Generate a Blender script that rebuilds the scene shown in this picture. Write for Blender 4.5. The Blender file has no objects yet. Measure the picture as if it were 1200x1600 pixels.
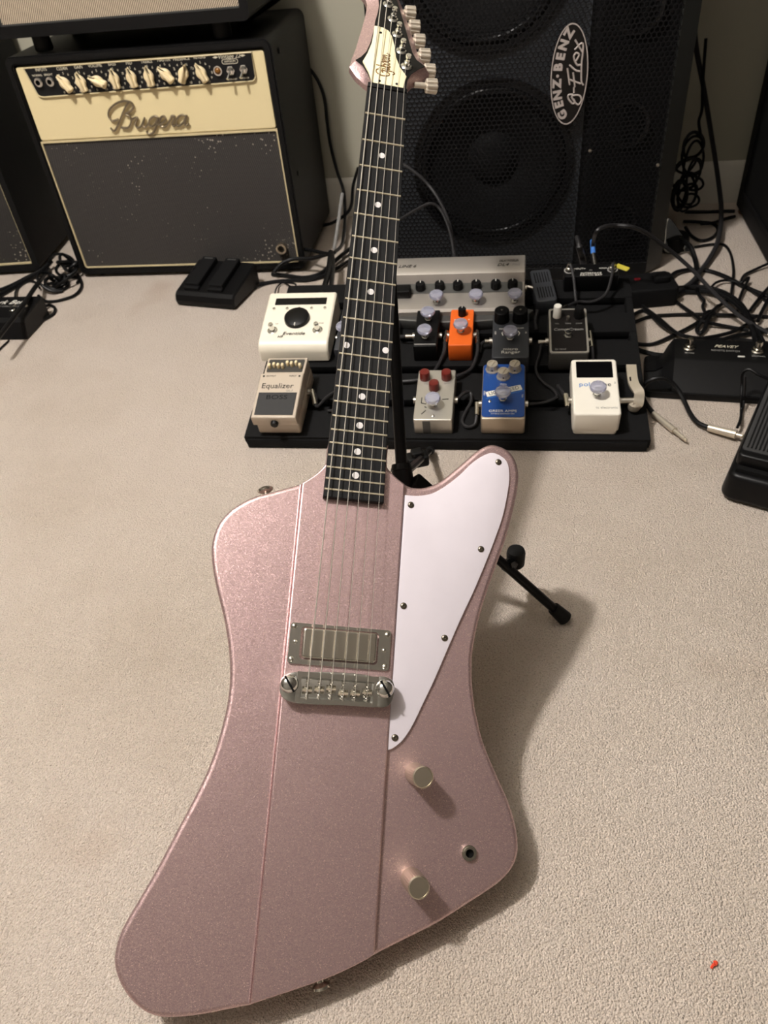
import bpy, bmesh, math, random
from mathutils import Matrix, Vector
R = math.radians
random.seed(7)
scene = bpy.context.scene
C = scene.collection

# ---------------------------------------------------------------- camera
cam_data = bpy.data.cameras.new('camera')
cam = bpy.data.objects.new('camera', cam_data); C.objects.link(cam)
cr, cd, cf, cp = [0.9881, 0.1279, -0.0854], [0.0225, -0.6694, -0.7426], [-0.1522, 0.7318, -0.6643], [0.0, 0.0, 0.7406]
cam.matrix_world = Matrix(((cr[0], -cd[0], -cf[0], cp[0]), (cr[1], -cd[1], -cf[1], cp[1]), (cr[2], -cd[2], -cf[2], cp[2]), (0, 0, 0, 1)))
cam_data.sensor_fit = 'VERTICAL'; cam_data.sensor_height = 36.0; cam_data.sensor_width = 27.0
cam_data.lens = 36.0 * 0.75299
cam_data.clip_start = .05
cam_data.dof.use_dof = True; cam_data.dof.focus_distance = .66; cam_data.dof.aperture_fstop = 14.0
scene.camera = cam
# ---------------------------------------------------------------- light
world = bpy.data.worlds.new('room_ambient'); scene.world = world
world.use_nodes = True
bg = world.node_tree.nodes['Background']
bg.inputs[0].default_value = (1.0, .90, .80, 1); bg.inputs[1].default_value = .05
ld = bpy.data.lights.new('ceiling_lamp', 'POINT'); ld.energy = 166; ld.color = (1.0, .95, .915); ld.shadow_soft_size = .065
lo = bpy.data.objects.new('ceiling_lamp', ld); C.objects.link(lo); lo.location = (-.80, .33, 2.25)
scene.view_settings.view_transform = 'Standard'; scene.view_settings.look = 'None'
scene.view_settings.gamma = 1.0; scene.view_settings.exposure = 0.0; scene.view_settings.use_curve_mapping = False

# ---------------------------------------------------------------- materials
def lin(c):
    return tuple(((v / 255 + .055) / 1.055) ** 2.4 if v > 10 else v / 255 / 12.92 for v in c) + (1,)
def new_mat(name):
    m = bpy.data.materials.new(name); m.use_nodes = True
    nt = m.node_tree; return m, nt, nt.nodes['Principled BSDF']
def mat(name, col, rough=.5, metal=0., bump=0., bscale=200., coat=0., spec=.5, vary=0., vscale=30., trans=0., emit=None, alpha=1):
    m, nt, b = new_mat(name)
    b.inputs['Base Color'].default_value = lin(col); b.inputs['Roughness'].default_value = rough
    b.inputs['Metallic'].default_value = metal; b.inputs['Coat Weight'].default_value = coat
    b.inputs['Specular IOR Level'].default_value = spec if max(col) > 40 else .22; b.inputs['Transmission Weight'].default_value = trans
    tc = nt.nodes.new('ShaderNodeTexCoord')
    if vary or not bump:
        n = nt.nodes.new('ShaderNodeTexNoise'); n.inputs['Scale'].default_value = vscale; n.inputs['Detail'].default_value = 3
        nt.links.new(tc.outputs['Object'], n.inputs['Vector'])
        mx = nt.nodes.new('ShaderNodeMix'); mx.data_type = 'RGBA'
        v = vary or .06
        mx.inputs[6].default_value = tuple(c * (1 - v) for c in lin(col)[:3]) + (1,)
        mx.inputs[7].default_value = tuple(min(1, c * (1 + v)) for c in lin(col)[:3]) + (1,)
        nt.links.new(n.outputs['Fac'], mx.inputs[0]); nt.links.new(mx.outputs[2], b.inputs['Base Color'])
    if bump:
        n2 = nt.nodes.new('ShaderNodeTexNoise'); n2.inputs['Scale'].default_value = bscale; n2.inputs['Detail'].default_value = 2
        nt.links.new(tc.outputs['Object'], n2.inputs['Vector'])
        bm_ = nt.nodes.new('ShaderNodeBump'); bm_.inputs['Strength'].default_value = bump; bm_.inputs['Distance'].default_value = .002
        nt.links.new(n2.outputs['Fac'], bm_.inputs['Height']); nt.links.new(bm_.outputs[0], b.inputs['Normal'])
    if emit:
        b.inputs['Emission Color'].default_value = lin(emit); b.inputs['Emission Strength'].default_value = 1
    return m
def ramp(nt, src, stops):
    r = nt.nodes.new('ShaderNodeValToRGB'); e = r.color_ramp.elements
    while len(e) < len(stops): e.new(.5)
    for el, (p, c) in zip(e, stops): el.position = p; el.color = c
    nt.links.new(src, r.inputs[0]); return r.outputs[0]
def weave(name, c1, c2, k, rough=.8, lo_=.35, hi=.65, specks=False, skew=.0):
    m, nt, b = new_mat(name); b.inputs['Roughness'].default_value = rough
    tc = nt.nodes.new('ShaderNodeTexCoord'); s = nt.nodes.new('ShaderNodeSeparateXYZ'); nt.links.new(tc.outputs['Object'], s.inputs[0])
    def mth(op, a, bb):
        n = nt.nodes.new('ShaderNodeMath'); n.operation = op
        for i, q in enumerate((a, bb)):
            if q is None: continue
            if isinstance(q, (int, float)): n.inputs[i].default_value = q
            else: nt.links.new(q, n.inputs[i])
        return n.outputs[0]
    x = mth('SINE', mth('MULTIPLY', mth('ADD', s.outputs[0], mth('MULTIPLY', s.outputs[2], skew)), k), None)
    z = mth('SINE', mth('MULTIPLY', s.outputs[2], k), None)
    v = mth('ADD', mth('MULTIPLY', mth('MULTIPLY', x, z), .5), .5)
    col = ramp(nt, v, [(lo_, lin(c1)), (hi, lin(c2))])
    if specks:
        n = nt.nodes.new('ShaderNodeTexVoronoi'); n.inputs['Scale'].default_value = 120
        nt.links.new(tc.outputs['Object'], n.inputs['Vector'])
        n3 = nt.nodes.new('ShaderNodeTexNoise'); n3.inputs['Scale'].default_value = 9; nt.links.new(tc.outputs['Object'], n3.inputs['Vector'])
        d = mth('ADD', n.outputs['Distance'], mth('MULTIPLY', mth('SUBTRACT', .57, n3.outputs['Fac']), .9))
        f = ramp(nt, d, [(.07, (.6, .6, .6, 1)), (.15, (0, 0, 0, 1))])
        mx = nt.nodes.new('ShaderNodeMix'); mx.data_type = 'RGBA'; nt.links.new(f, mx.inputs[0]); nt.links.new(col, mx.inputs[6]); mx.inputs[7].default_value = lin((190, 180, 165)); col = mx.outputs[2]
    nt.links.new(col, b.inputs['Base Color'])
    bp = nt.nodes.new('ShaderNodeBump'); bp.inputs['Strength'].default_value = .5; bp.inputs['Distance'].default_value = .001
    nt.links.new(v, bp.inputs['Height']); nt.links.new(bp.outputs[0], b.inputs['Normal'])
    return m
def sparkle():
    m, nt, b = new_mat('pink_sparkle_paint')
    tc = nt.nodes.new('ShaderNodeTexCoord')
    v = nt.nodes.new('ShaderNodeTexVoronoi'); v.inputs['Scale'].default_value = 1400; nt.links.new(tc.outputs['Object'], v.inputs['Vector'])
    sp = nt.nodes.new('ShaderNodeSeparateColor'); nt.links.new(v.outputs['Color'], sp.inputs[0])
    col = ramp(nt, sp.outputs[0], [(0, lin((176, 149, 149))), (.55, lin((194, 166, 165))), (.93, lin((206, 178, 175))), (1, lin((240, 214, 207)))])
    nt.links.new(col, b.inputs['Base Color'])
    b.inputs['Metallic'].default_value = .92; b.inputs['Roughness'].default_value = .47
    nm = nt.nodes.new('ShaderNodeVectorMath'); nm.operation = 'SUBTRACT'; nt.links.new(v.outputs['Color'], nm.inputs[0]); nm.inputs[1].default_value = (.5, .5, .5)
    sc = nt.nodes.new('ShaderNodeVectorMath'); sc.operation = 'SCALE'; nt.links.new(nm.outputs[0], sc.inputs[0]); sc.inputs[3].default_value = .16
    g = nt.nodes.new('ShaderNodeNewGeometry'); ad = nt.nodes.new('ShaderNodeVectorMath'); ad.operation = 'ADD'
    nt.links.new(g.outputs['Normal'], ad.inputs[0]); nt.links.new(sc.outputs[0], ad.inputs[1])
    no = nt.nodes.new('ShaderNodeVectorMath'); no.operation = 'NORMALIZE'; nt.links.new(ad.outputs[0], no.inputs[0])
    nt.links.new(no.outputs[0], b.inputs['Normal'])
    b.inputs['Coat Weight'].default_value = .35; b.inputs['Coat Roughness'].default_value = .12
    return m
def carpet():
    m, nt, b = new_mat('beige_carpet'); b.inputs['Roughness'].default_value = 1; b.inputs['Specular IOR Level'].default_value = .05
    b.inputs['Sheen Weight'].default_value = .15
    tc = nt.nodes.new('ShaderNodeTexCoord')
    def noise(sc, det=3, ro=.6):
        n = nt.nodes.new('ShaderNodeTexNoise'); n.inputs['Scale'].default_value = sc; n.inputs['Detail'].default_value = det; n.inputs['Roughness'].default_value = ro
        nt.links.new(tc.outputs['Object'], n.inputs['Vector']); return n.outputs['Fac']
    base = ramp(nt, noise(2.6, 4, .6), [(.30, lin((218, 202, 185))), (.5, lin((231, 216, 201))), (.72, lin((237, 223, 210)))])
    fine = ramp(nt, noise(460, 4, .7), [(.34, (.46, .41, .35, 1)), (.43, (.92, .90, .87, 1)), (.54, (1, 1, 1, 1))])
    mx = nt.nodes.new('ShaderNodeMix'); mx.data_type = 'RGBA'; mx.blend_type = 'MULTIPLY'; mx.inputs[0].default_value = .85
    nt.links.new(base, mx.inputs[6]); nt.links.new(fine, mx.inputs[7])
    st = ramp(nt, noise(5.5, 2, .5), [(.63, (1, 1, 1, 1)), (.78, (.84, .78, .73, 1))])
    mx2 = nt.nodes.new('ShaderNodeMix'); mx2.data_type = 'RGBA'; mx2.blend_type = 'MULTIPLY'; mx2.inputs[0].default_value = .8
    nt.links.new(mx.outputs[2], mx2.inputs[6]); nt.links.new(st, mx2.inputs[7]); nt.links.new(mx2.outputs[2], b.inputs['Base Color'])
    v = nt.nodes.new('ShaderNodeTexVoronoi'); v.inputs['Scale'].default_value = 540; nt.links.new(tc.outputs['Object'], v.inputs['Vector'])
    ma = nt.nodes.new('ShaderNodeMath'); ma.operation = 'SUBTRACT'; nt.links.new(noise(400, 4, .7), ma.inputs[0]); nt.links.new(v.outputs['Distance'], ma.inputs[1])
    bp = nt.nodes.new('ShaderNodeBump'); bp.inputs['Strength'].default_value = .85; bp.inputs['Distance'].default_value = .005
    nt.links.new(ma.outputs[0], bp.inputs['Height']); nt.links.new(bp.outputs[0], b.inputs['Normal'])
    return m

M = {}
M['paint'] = sparkle(); M['carpet'] = carpet()
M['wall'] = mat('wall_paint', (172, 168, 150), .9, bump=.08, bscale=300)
M['baseboard'] = mat('baseboard_paint', (214, 209, 196), .5)
M['ebony'] = mat('ebony_board', (24, 24, 25), .45, vary=.35, vscale=60)
M['black'] = mat('black_plastic', (10, 10, 11), .42)
M['matte'] = mat('matte_black', (6, 6, 7), .75, bump=.2, bscale=400)
M['satin'] = mat('satin_black_metal', (15, 15, 16), .38, metal=.2, bump=.05, bscale=900)
M['tolex'] = mat('black_vinyl', (9, 9, 10), .5, bump=.35, bscale=900)
M['tolex_dark'] = mat('black_vinyl_dark', (6, 6, 7), .7, bump=.3, bscale=900)
M['rubber'] = mat('rubber', (12, 12, 12), .65)
M['cable'] = mat('cable_rubber', (11, 11, 12), .45)
M['cable_grey'] = mat('grey_cable', (40, 39, 40), .4)
M['white'] = mat('white_plate', (219, 212, 219), .35)
M['cream'] = mat('cream_vinyl', (230, 214, 168), .5, bump=.12, bscale=800)
M['ivory'] = mat('ivory_plastic', (240, 222, 180), .35)
M['ivory_cover'] = mat('ivory_cover', (250, 240, 200), .35)
M['gold_bead'] = mat('bead_trim', (205, 190, 150), .4)
M['chrome'] = mat('chrome', (222, 222, 218), .12, metal=1)
M['nickel'] = mat('nickel', (208, 203, 192), .22, metal=1)
M['nickel_soft'] = mat('aged_nickel', (196, 186, 168), .36, metal=1)
M['steel'] = mat('steel', (200, 195, 185), .3, metal=1)
M['button'] = mat('satin_button', (206, 196, 180), .42, metal=.55)
M['screw'] = mat('dark_nickel_screw', (112, 104, 92), .35, metal=.9)
M['string'] = mat('string_wire', (228, 222, 210), .4, metal=.7)
M['fret'] = mat('fret_wire', (205, 195, 170), .35, metal=.8)
M['pearl'] = mat('pearl_dot', (222, 218, 216), .3)
M['pewter'] = mat('pewter_logo', (160, 148, 128), .32, metal=.9)
M['print_white'] = mat('white_print', (225, 222, 212), .6)
M['print_cream'] = mat('cream_print', (215, 208, 185), .6)
M['print_black'] = mat('black_print', (28, 27, 26), .6)
M['print_grey'] = mat('grey_print', (140, 138, 134), .6)
M['print_gold'] = mat('gold_print', (120, 88, 40), .5)
M['print_blue'] = mat('blue_print', (60, 120, 190), .5)
M['panel'] = mat('panel_black', (22, 22, 24), .4)
M['grille'] = weave('dark_grille_cloth', (22, 21, 21), (68, 64, 61), 1500, specks=True, skew=.4)
M['grille_black'] = weave('black_grille_cloth', (18, 17, 17), (50, 47, 44), 1500, specks=True, skew=.4)
M['grille_silver'] = weave('silver_grille_cloth', (46, 38, 32), (214, 196, 170), 1450, lo_=.34, hi=.62, skew=.35)
M['mesh'] = mat('powdercoated_mesh', (24, 24, 26), .42, metal=.3)
M['baffle'] = mat('speaker_baffle', (56, 60, 66), .55)
M['post'] = mat('cabinet_corner', (52, 53, 50), .55, bump=.3, bscale=900)
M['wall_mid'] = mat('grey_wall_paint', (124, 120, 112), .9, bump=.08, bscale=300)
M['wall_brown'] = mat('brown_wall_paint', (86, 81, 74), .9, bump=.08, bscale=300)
M['ceiling'] = mat('ceiling_paint', (205, 203, 198), .9, bump=.1, bscale=200)
M['cone'] = mat('speaker_cone', (24, 24, 25), .7, bump=.2, bscale=120)
M['surround'] = mat('speaker_surround', (22, 22, 23), .28)
M['hole'] = mat('dark_inside', (4, 4, 4), .9)
M['badge'] = mat('badge_black', (22, 19, 18), .4)
M['badge_line'] = mat('badge_silver', (172, 162, 156), .45)
M['white_pedal'] = mat('white_enamel', (240, 233, 215), .35)
M['tuner_white'] = mat('tuner_white', (236, 231, 218), .35)
M['beige_pedal'] = mat('beige_enamel', (188, 175, 158), .38)
M['pad'] = mat('rubber_pad', (46, 46, 46), .75, bump=.2, bscale=600)
M['screen'] = mat('dark_screen', (8, 8, 10), .12)
M['silver_pedal'] = mat('brushed_aluminium', (190, 186, 176), .42, metal=.75, bump=.05, bscale=500)
M['grey_pedal'] = mat('grey_metallic', (176, 170, 162), .38, metal=.6)
M['grey_dark'] = mat('dark_grey_metal', (92, 92, 90), .4, metal=.6)
M['orange'] = mat('orange_enamel', (224, 100, 32), .35)
M['blue'] = mat('blue_enamel', (18, 66, 136), .35)
M['bare'] = mat('bare_metal', (186, 172, 152), .4, metal=.6)
M['charcoal'] = mat('charcoal_enamel', (48, 50, 54), .5)
M['dark_olive'] = mat('dark_enamel', (58, 56, 52), .5)
M['red_knob'] = mat('oxblood_plastic', (100, 26, 18), .3, coat=.4)
M['knob_metal'] = mat('aluminium_knob', (216, 206, 188), .3, metal=.6)
M['topper'] = mat('lavender_clear_plastic', (226, 228, 248), .08, trans=.7, coat=.6)
M['pilot'] = mat('amber_lens', (120, 78, 25), .25)
M['yellow'] = mat('yellow_tag', (190, 178, 60), .6)
M['blue_boot'] = mat('blue_sleeve', (62, 120, 200), .45)
M['red_led'] = mat('red_lamp', (110, 22, 30), .3)
M['red_fluff'] = mat('red_fluff', (214, 70, 44), .9)
M['wood_tan'] = mat('tan_wood', (120, 88, 60), .6, vary=.3)

# ---------------------------------------------------------------- geometry helpers
def cat(pts, closed=False, n=6):
    out = []; L = len(pts)
    P = [Vector(p) for p in pts]
    rng = range(L if closed else L - 1)
    for i in rng:
        p1, p2 = P[i], P[(i + 1) % L]
        p0 = P[(i - 1) % L] if closed or i > 0 else p1 * 2 - p2
        p3 = P[(i + 2) % L] if closed or i + 2 < L else p2 * 2 - p1
        for k in range(n):
            t = k / n
            out.append(.5 * ((2 * p1) + (p2 - p0) * t + (2 * p0 - 5 * p1 + 4 * p2 - p3) * t * t + (3 * p1 - p0 - 3 * p2 + p3) * t ** 3))
    if not closed: out.append(P[-1])
    return out
def area(p):
    return .5 * sum(p[i][0] * p[(i + 1) % len(p)][1] - p[(i + 1) % len(p)][0] * p[i][1] for i in range(len(p)))
def inset(p, d):
    out = []; n = len(p)
    for i in range(n):
        a, b, c = Vector(p[i - 1][:2]), Vector(p[i][:2]), Vector(p[(i + 1) % n][:2])
        e1, e2 = (b - a), (c - b)
        if e1.length < 1e-9: e1 = e2.copy()
        if e2.length < 1e-9: e2 = e1.copy()
        e1.normalize(); e2.normalize()
        n1, n2 = Vector((-e1.y, e1.x)), Vector((-e2.y, e2.x))
        m = n1 + n2
        if m.length < 1e-6: m = n1
        m.normalize(); k = max(.5, m.dot(n1))
        out.append((b.x + m.x * d / k, b.y + m.y * d / k))
    return out
def rrect(w, h, r, seg=4, cx=0, cy=0):
    out = []
    for sx, sy, a0 in ((1, 1, 0), (-1, 1, 90), (-1, -1, 180), (1, -1, 270)):
        for k in range(seg + 1):
            a = R(a0 + 90 * k / seg)
            out.append((cx + sx * (w / 2 - r) + r * math.cos(a), cy + sy * (h / 2 - r) + r * math.sin(a)))
    return out
def circ(r, n=24, cx=0, cy=0, ry=None):
    return [(cx + r * math.cos(2 * math.pi * k / n), cy + (ry or r) * math.sin(2 * math.pi * k / n)) for k in range(n)]
FRONT = Matrix(((1, 0, 0, 0), (0, 0, -1, 0), (0, 1, 0, 0), (0, 0, 0, 1)))      # drawing plane turned to face the front (-y)
def T(x, y, z): return Matrix.Translation((x, y, z))
def RX(a): return Matrix.Rotation(R(a), 4, 'X')
def RY(a): return Matrix.Rotation(R(a), 4, 'Y')
def RZ(a): return Matrix.Rotation(R(a), 4, 'Z')
class MB:
    def __init__(s, m=None): s.v = []; s.f = []; s.m = m or Matrix.Identity(4)
    def add(s, vs, fs):
        o = len(s.v); s.v += [tuple(s.m @ Vector((q[0], q[1], q[2]))) for q in vs]; s.f += [tuple(i + o for i in f) for f in fs]; return s
    def box(s, x0, x1, y0, y1, z0, z1):
        return s.add([(x, y, z) for z in (z0, z1) for y in (y0, y1) for x in (x0, x1)], [(0, 2, 3, 1), (4, 5, 7, 6), (0, 1, 5, 4), (2, 6, 7, 3), (0, 4, 6, 2), (1, 3, 7, 5)])
    def prism(s, o, z0, z1, r=0, n=3, rb=None, taper=0):
        o = [tuple(q[:2]) for q in o]
        if area(o) < 0: o = o[::-1]
        rb = r if rb is None else rb
        rings = []
        if rb: rings += [(inset(o, rb * (1 - math.sin(k / n * math.pi / 2))), z0 + rb * (1 - math.cos(k / n * math.pi / 2))) for k in range(n)]
        rings.append((o, z0 + rb))
        ot = inset(o, taper) if taper else o
        rings.append((ot, z1 - r))
        if r: rings += [(inset(ot, r * (1 - math.cos(k / n * math.pi / 2))), z1 - r + r * math.sin(k / n * math.pi / 2)) for k in range(1, n + 1)]
        if r > .0012:
            rings.append((inset(ot, r * 1.12), z1))
            if rb: rings.insert(0, (inset(o, rb * 1.12), z0))
        return s.loft([[(x, y, z) for x, y in rg] for rg, z in rings])
    def loft(s, rings, cap=True):
        L = len(rings[0]); vs = [q for rg in rings for q in rg]; fs = []
        for k in range(len(rings) - 1):
            for i in range(L):
                j = (i + 1) % L; fs.append((k * L + i, k * L + j, (k + 1) * L + j, (k + 1) * L + i))
        if cap: fs.append(tuple(range(L - 1, -1, -1))); fs.append(tuple((len(rings) - 1) * L + i for i in range(L)))
        return s.add(vs, fs)
    def ring(s, o, i, z0, z1):
        if area(o) < 0: o = o[::-1]; i = i[::-1]
        L = len(o); vs = [(x, y, z0) for x, y in o] + [(x, y, z1) for x, y in o] + [(x, y, z0) for x, y in i] + [(x, y, z1) for x, y in i]; fs = []
        for k in range(L):
            j = (k + 1) % L
            fs += [(k, j, L + j, L + k), (L + k, L + j, 3 * L + j, 3 * L + k), (3 * L + k, 3 * L + j, 2 * L + j, 2 * L + k), (2 * L + k, 2 * L + j, j, k)]
        return s.add(vs, fs)
    def lathe(s, prof, n=24, cx=0, cy=0):
        rings = [[(cx + r * math.cos(2 * math.pi * k / n), cy + r * math.sin(2 * math.pi * k / n), z) for k in range(n)] for r, z in prof]
        return s.loft(rings)
    def cyl(s, p0, p1, r0, r1=None, n=16):
        p0, p1 = Vector(p0), Vector(p1); r1 = r0 if r1 is None else r1
        d = (p1 - p0).normalized(); a = d.orthogonal().normalized(); b = d.cross(a)
        return s.loft([[tuple(p + (a * math.cos(2 * math.pi * k / n) + b * math.sin(2 * math.pi * k / n)) * r) for k in range(n)] for p, r in ((p0, r0), (p1, r1))])
    def tube(s, path, r, n=8, closed=False):
        P = [Vector(p) for p in path]; L = len(P); rings = []; a = None
        for i in range(L):
            d = (P[(i + 1) % L] if closed or i + 1 < L else P[i]) - (P[i - 1] if closed or i > 0 else P[i])
            if d.length < 1e-9: d = Vector((0, 0, 1))
            d.normalize()
            if a is None: a = d.orthogonal().normalized()
            a = (a - d * a.dot(d));
            if a.length < 1e-6: a = d.orthogonal()
            a.normalize(); b = d.cross(a); rr_ = r[i] if isinstance(r, (list, tuple)) else r
            rings.append([tuple(P[i] + (a * math.cos(2 * math.pi * k / n) + b * math.sin(2 * math.pi * k / n)) * rr_) for k in range(n)])
        if closed: rings.append(rings[0]); return s.loft(rings, cap=False)
        return s.loft(rings)
    def sphere(s, c, r, n=12, sz=1):
        return s.lathe([(max(1e-5, r * math.sin(math.pi * k / n)), c[2] - sz * r * math.cos(math.pi * k / n)) for k in range(n + 1)], n * 2, c[0], c[1])
    def mesh(s, name, m, angle=40):
        me = bpy.data.meshes.new(name); me.from_pydata(s.v, [], s.f); me.validate(); me.update()
        me.materials.append(m); me.shade_smooth(); me.set_sharp_from_angle(angle=R(angle)); return me
    def build(s, name, m, parent=None, angle=40):
        o = bpy.data.objects.new(name, s.mesh(name, m, angle)); C.objects.link(o); o.parent = parent; return o
def tag(o, label, category, group=None, kind=None):
    o['label'] = label; o['category'] = category
    if group: o['group'] = group
    if kind: o['kind'] = kind
    return o
def thing(name, label, category, m=None, group=None):
    o = bpy.data.objects.new(name, None); C.objects.link(o); o.empty_display_size = .02
    if m is not None: o.matrix_world = m
    return tag(o, label, category, group)
def copy_part(o, parent, m=None):
    c = o.copy(); C.objects.link(c); c.parent = parent
    if m is not None: c.matrix_local = m
    return c
def text(s, size, m, parent, mw, name='lettering', shear=0, ext=.00015, sx=1, ax='CENTER', bold=0):
    cu = bpy.data.curves.new('t', 'FONT'); cu.body = s; cu.size = size; cu.align_x = ax; cu.align_y = 'CENTER'; cu.extrude = ext; cu.shear = shear; cu.resolution_u = 3; cu.offset = bold
    t = bpy.data.objects.new('t', cu); C.objects.link(t); dg = bpy.context.evaluated_depsgraph_get(); dg.update()
    me = bpy.data.meshes.new_from_object(t.evaluated_get(dg)); bpy.data.objects.remove(t); bpy.data.curves.remove(cu)
    me.transform(mw @ Matrix.Diagonal((sx, 1, 1, 1))); me.materials.clear(); me.materials.append(m); me.name = name
    o = bpy.data.objects.new(name, me); C.objects.link(o); o.parent = parent; return o
def struct(o): o['kind'] = 'structure'; return o

# ---------------------------------------------------------------- the room
struct(MB().box(-2.6, 1.8, -1.6, 1.95, -.05, 0).build('floor', M['carpet']))
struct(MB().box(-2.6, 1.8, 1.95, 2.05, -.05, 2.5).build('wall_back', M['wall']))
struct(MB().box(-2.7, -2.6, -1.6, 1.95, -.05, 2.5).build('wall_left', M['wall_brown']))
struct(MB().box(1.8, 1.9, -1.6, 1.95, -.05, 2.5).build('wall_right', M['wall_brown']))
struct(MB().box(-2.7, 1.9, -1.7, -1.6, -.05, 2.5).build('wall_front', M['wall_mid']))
struct(MB().box(-2.7, 1.9, -1.7, 2.05, 2.45, 2.5).build('ceiling', M['ceiling']))
bb = MB(); bb.m = Matrix(((0, 0, 1, 0), (-1, 0, 0, 1.9499), (0, 1, 0, 0), (0, 0, 0, 1)))
bb.loft([[(x, y, z) for x, y in ((0, 0), (.014, 0), (.014, .068), (.011, .074), (.011, .082), (.005, .092), (0, .092))] for z in (-2.6, 1.8)])
struct(bb.build('baseboard_back', M['baseboard']))

# ---------------------------------------------------------------- the guitar
gx, gd, gn, go = [0.9566, 0.1526, -0.2484], [-0.0107, -0.8333, -0.5528], [0.2914, -0.5314, 0.7954], [-0.1417, 0.2484, 0.0846]
GM = Matrix(((gx[0], -gd[0], gn[0], go[0]), (gx[1], -gd[1], gn[1], go[1]), (gx[2], -gd[2], gn[2], go[2]), (0, 0, 0, 1)))
gt = thing('electric_guitar', 'pink sparkle electric guitar with white pickguard leaning back on a black stand', 'guitar', GM)
BASS = [(-0.0494, 0.3538), (-0.0631, 0.3481), (-0.0758, 0.3429), (-0.0898, 0.3373), (-0.102, 0.3298), (-0.1125, 0.3206), (-0.1202, 0.3094), (-0.124, 0.2975), (-0.1249, 0.2842), (-0.1226, 0.2696), (-0.1182, 0.2541), (-0.1121, 0.2369), (-0.1054, 0.2185), (-0.0995, 0.1971), (-0.0955, 0.175), (-0.0945, 0.1502), (-0.0981, 0.1202), (-0.1045, 0.0918), (-0.114, 0.066), (-0.1253, 0.0385), (-0.1363, 0.0115), (-0.1474, -0.0124), (-0.1551, -0.0289), (-0.1591, -0.0408), (-0.1603, -0.0542), (-0.1578, -0.0645), (-0.1519, -0.0749), (-0.1429, -0.085), (-0.1319, -0.0925), (-0.1199, -0.0964), (-0.1044, -0.0965), (-0.0848, -0.094), (-0.0653, -0.0902), (-0.0488, -0.0869)]
TREB = [(0.0503, -0.0478), (0.0678, -0.0392), (0.0903, -0.0282), (0.1067, -0.0197), (0.1296, -0.0054), (0.1477, 0.006), (0.1601, 0.0153), (0.1685, 0.0251), (0.1727, 0.0357), (0.173, 0.0459), (0.1698, 0.0622), (0.1629, 0.0804), (0.1531, 0.0988), (0.1434, 0.1176), (0.1361, 0.134), (0.1319, 0.1484), (0.1283, 0.1618), (0.1254, 0.18), (0.1243, 0.1974), (0.1244, 0.21), (0.1275, 0.232), (0.133, 0.2566), (0.1417, 0.2857), (0.1506, 0.3136), (0.1558, 0.3336), (0.1609, 0.3579), (0.1636, 0.3766), (0.1635, 0.3898), (0.1593, 0.4034), (0.1511, 0.4121), (0.1385, 0.4157), (0.1298, 0.414), (0.1196, 0.4067), (0.1096, 0.3964), (0.098, 0.3844), (0.0864, 0.3731), (0.0765, 0.3667), (0.0665, 0.363), (0.0564, 0.3625), (0.0498, 0.3644)]
PG = [(0.0497, 0.3527), (0.0634, 0.3534), (0.0767, 0.3574), (0.0898, 0.3666), (0.1029, 0.3791), (0.1142, 0.3922), (0.1255, 0.4015), (0.1355, 0.4056), (0.1458, 0.4019), (0.1509, 0.3956), (0.1529, 0.3836), (0.1518, 0.3677), (0.1477, 0.3433), (0.1406, 0.319), (0.1317, 0.2932), (0.1216, 0.2661), (0.1113, 0.2414), (0.0996, 0.2115), (0.0885, 0.1823), (0.0786, 0.159), (0.0709, 0.1412), (0.0628, 0.1274), (0.0543, 0.1198), (0.0493, 0.1176)]
ob = [tuple(q) for q in cat(BASS, n=4)] + [(-.030, -.0800), (-.030, .350)]
MB().prism(ob, -.050, -.0115, .0042, 4).build('bass_wing', M['paint'], gt, 50)
ob = [tuple(q) for q in cat(TREB, n=4)] + [(.030, .366), (.030, -.0560)]
MB().prism(ob, -.050, -.0125, .0042, 4).build('treble_wing', M['paint'], gt, 50)
CEN = [tuple(q) for q in cat([(-.027, .40), (-.0272, .3788), (-.0334, .3675), (-.0412, .3596), (-.0490, .3532)], n=4)] + [tuple(q) for q in cat([(-.0488, -.0845), (-.03, -.0785), (-.0013, -.0690), (.0202, -.0608), (.0402, -.0513), (.0495, -.0457)], n=4)] + [tuple(q) for q in cat([(.049, .3629), (.0407, .3684), (.0341, .3740), (.0302, .3800), (.0300, .40)], n=4)]
MB().prism(CEN, -.051, -.0078, .0016, 3).build('body_core', M['paint'], gt, 50)
MB().tube([(-.0502, .352, -.0115), (-.0500, -.0840, -.0115)], .0011, 8).build('highlight_bead', M['paint'], gt)  # bead added to shape a second highlight line along the groove
nk = MB()
def neck_w(y): d = .8 - y; return .043 + .014 * d / .4527
rings = []
for y in [.39, .42, .5, .6, .7, .775, .795]:
    w = neck_w(y) / 2 - .0002; th = .0155 + .004 * (.8 - y) / .4
    rings.append([(w * math.cos(a), y, -.0056 - th * max(0, -math.sin(a)) ** .8) for a in [-math.pi * k / 14 for k in range(15)]])
nk.loft([r_[::-1] for r_ in rings]); nk.build('neck', M['paint'], gt)
fb = MB()
ye = .3402; w0, w1 = neck_w(.7985) / 2, neck_w(ye) / 2
fb.prism([(-w0, .7985), (-w1, ye), (w1, ye), (w0, .7985)], -.0092, 0, .0006, 1, rb=0)
fbo = fb.build('fretboard', M['ebony'], gt)
for n in range(1, 23):
    y = .8 - .62865 * (1 - 2 ** (-n / 12)); w = neck_w(y) / 2 - .0004
    f = MB(); f.loft([[(x, y - .0012, -.0004), (x, y - .0007, .0009), (x, y + .0007, .0009), (x, y + .0012, -.0004)] for x in (-w, w)])
    f.build('fret', M['fret'], fbo, 60)
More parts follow.
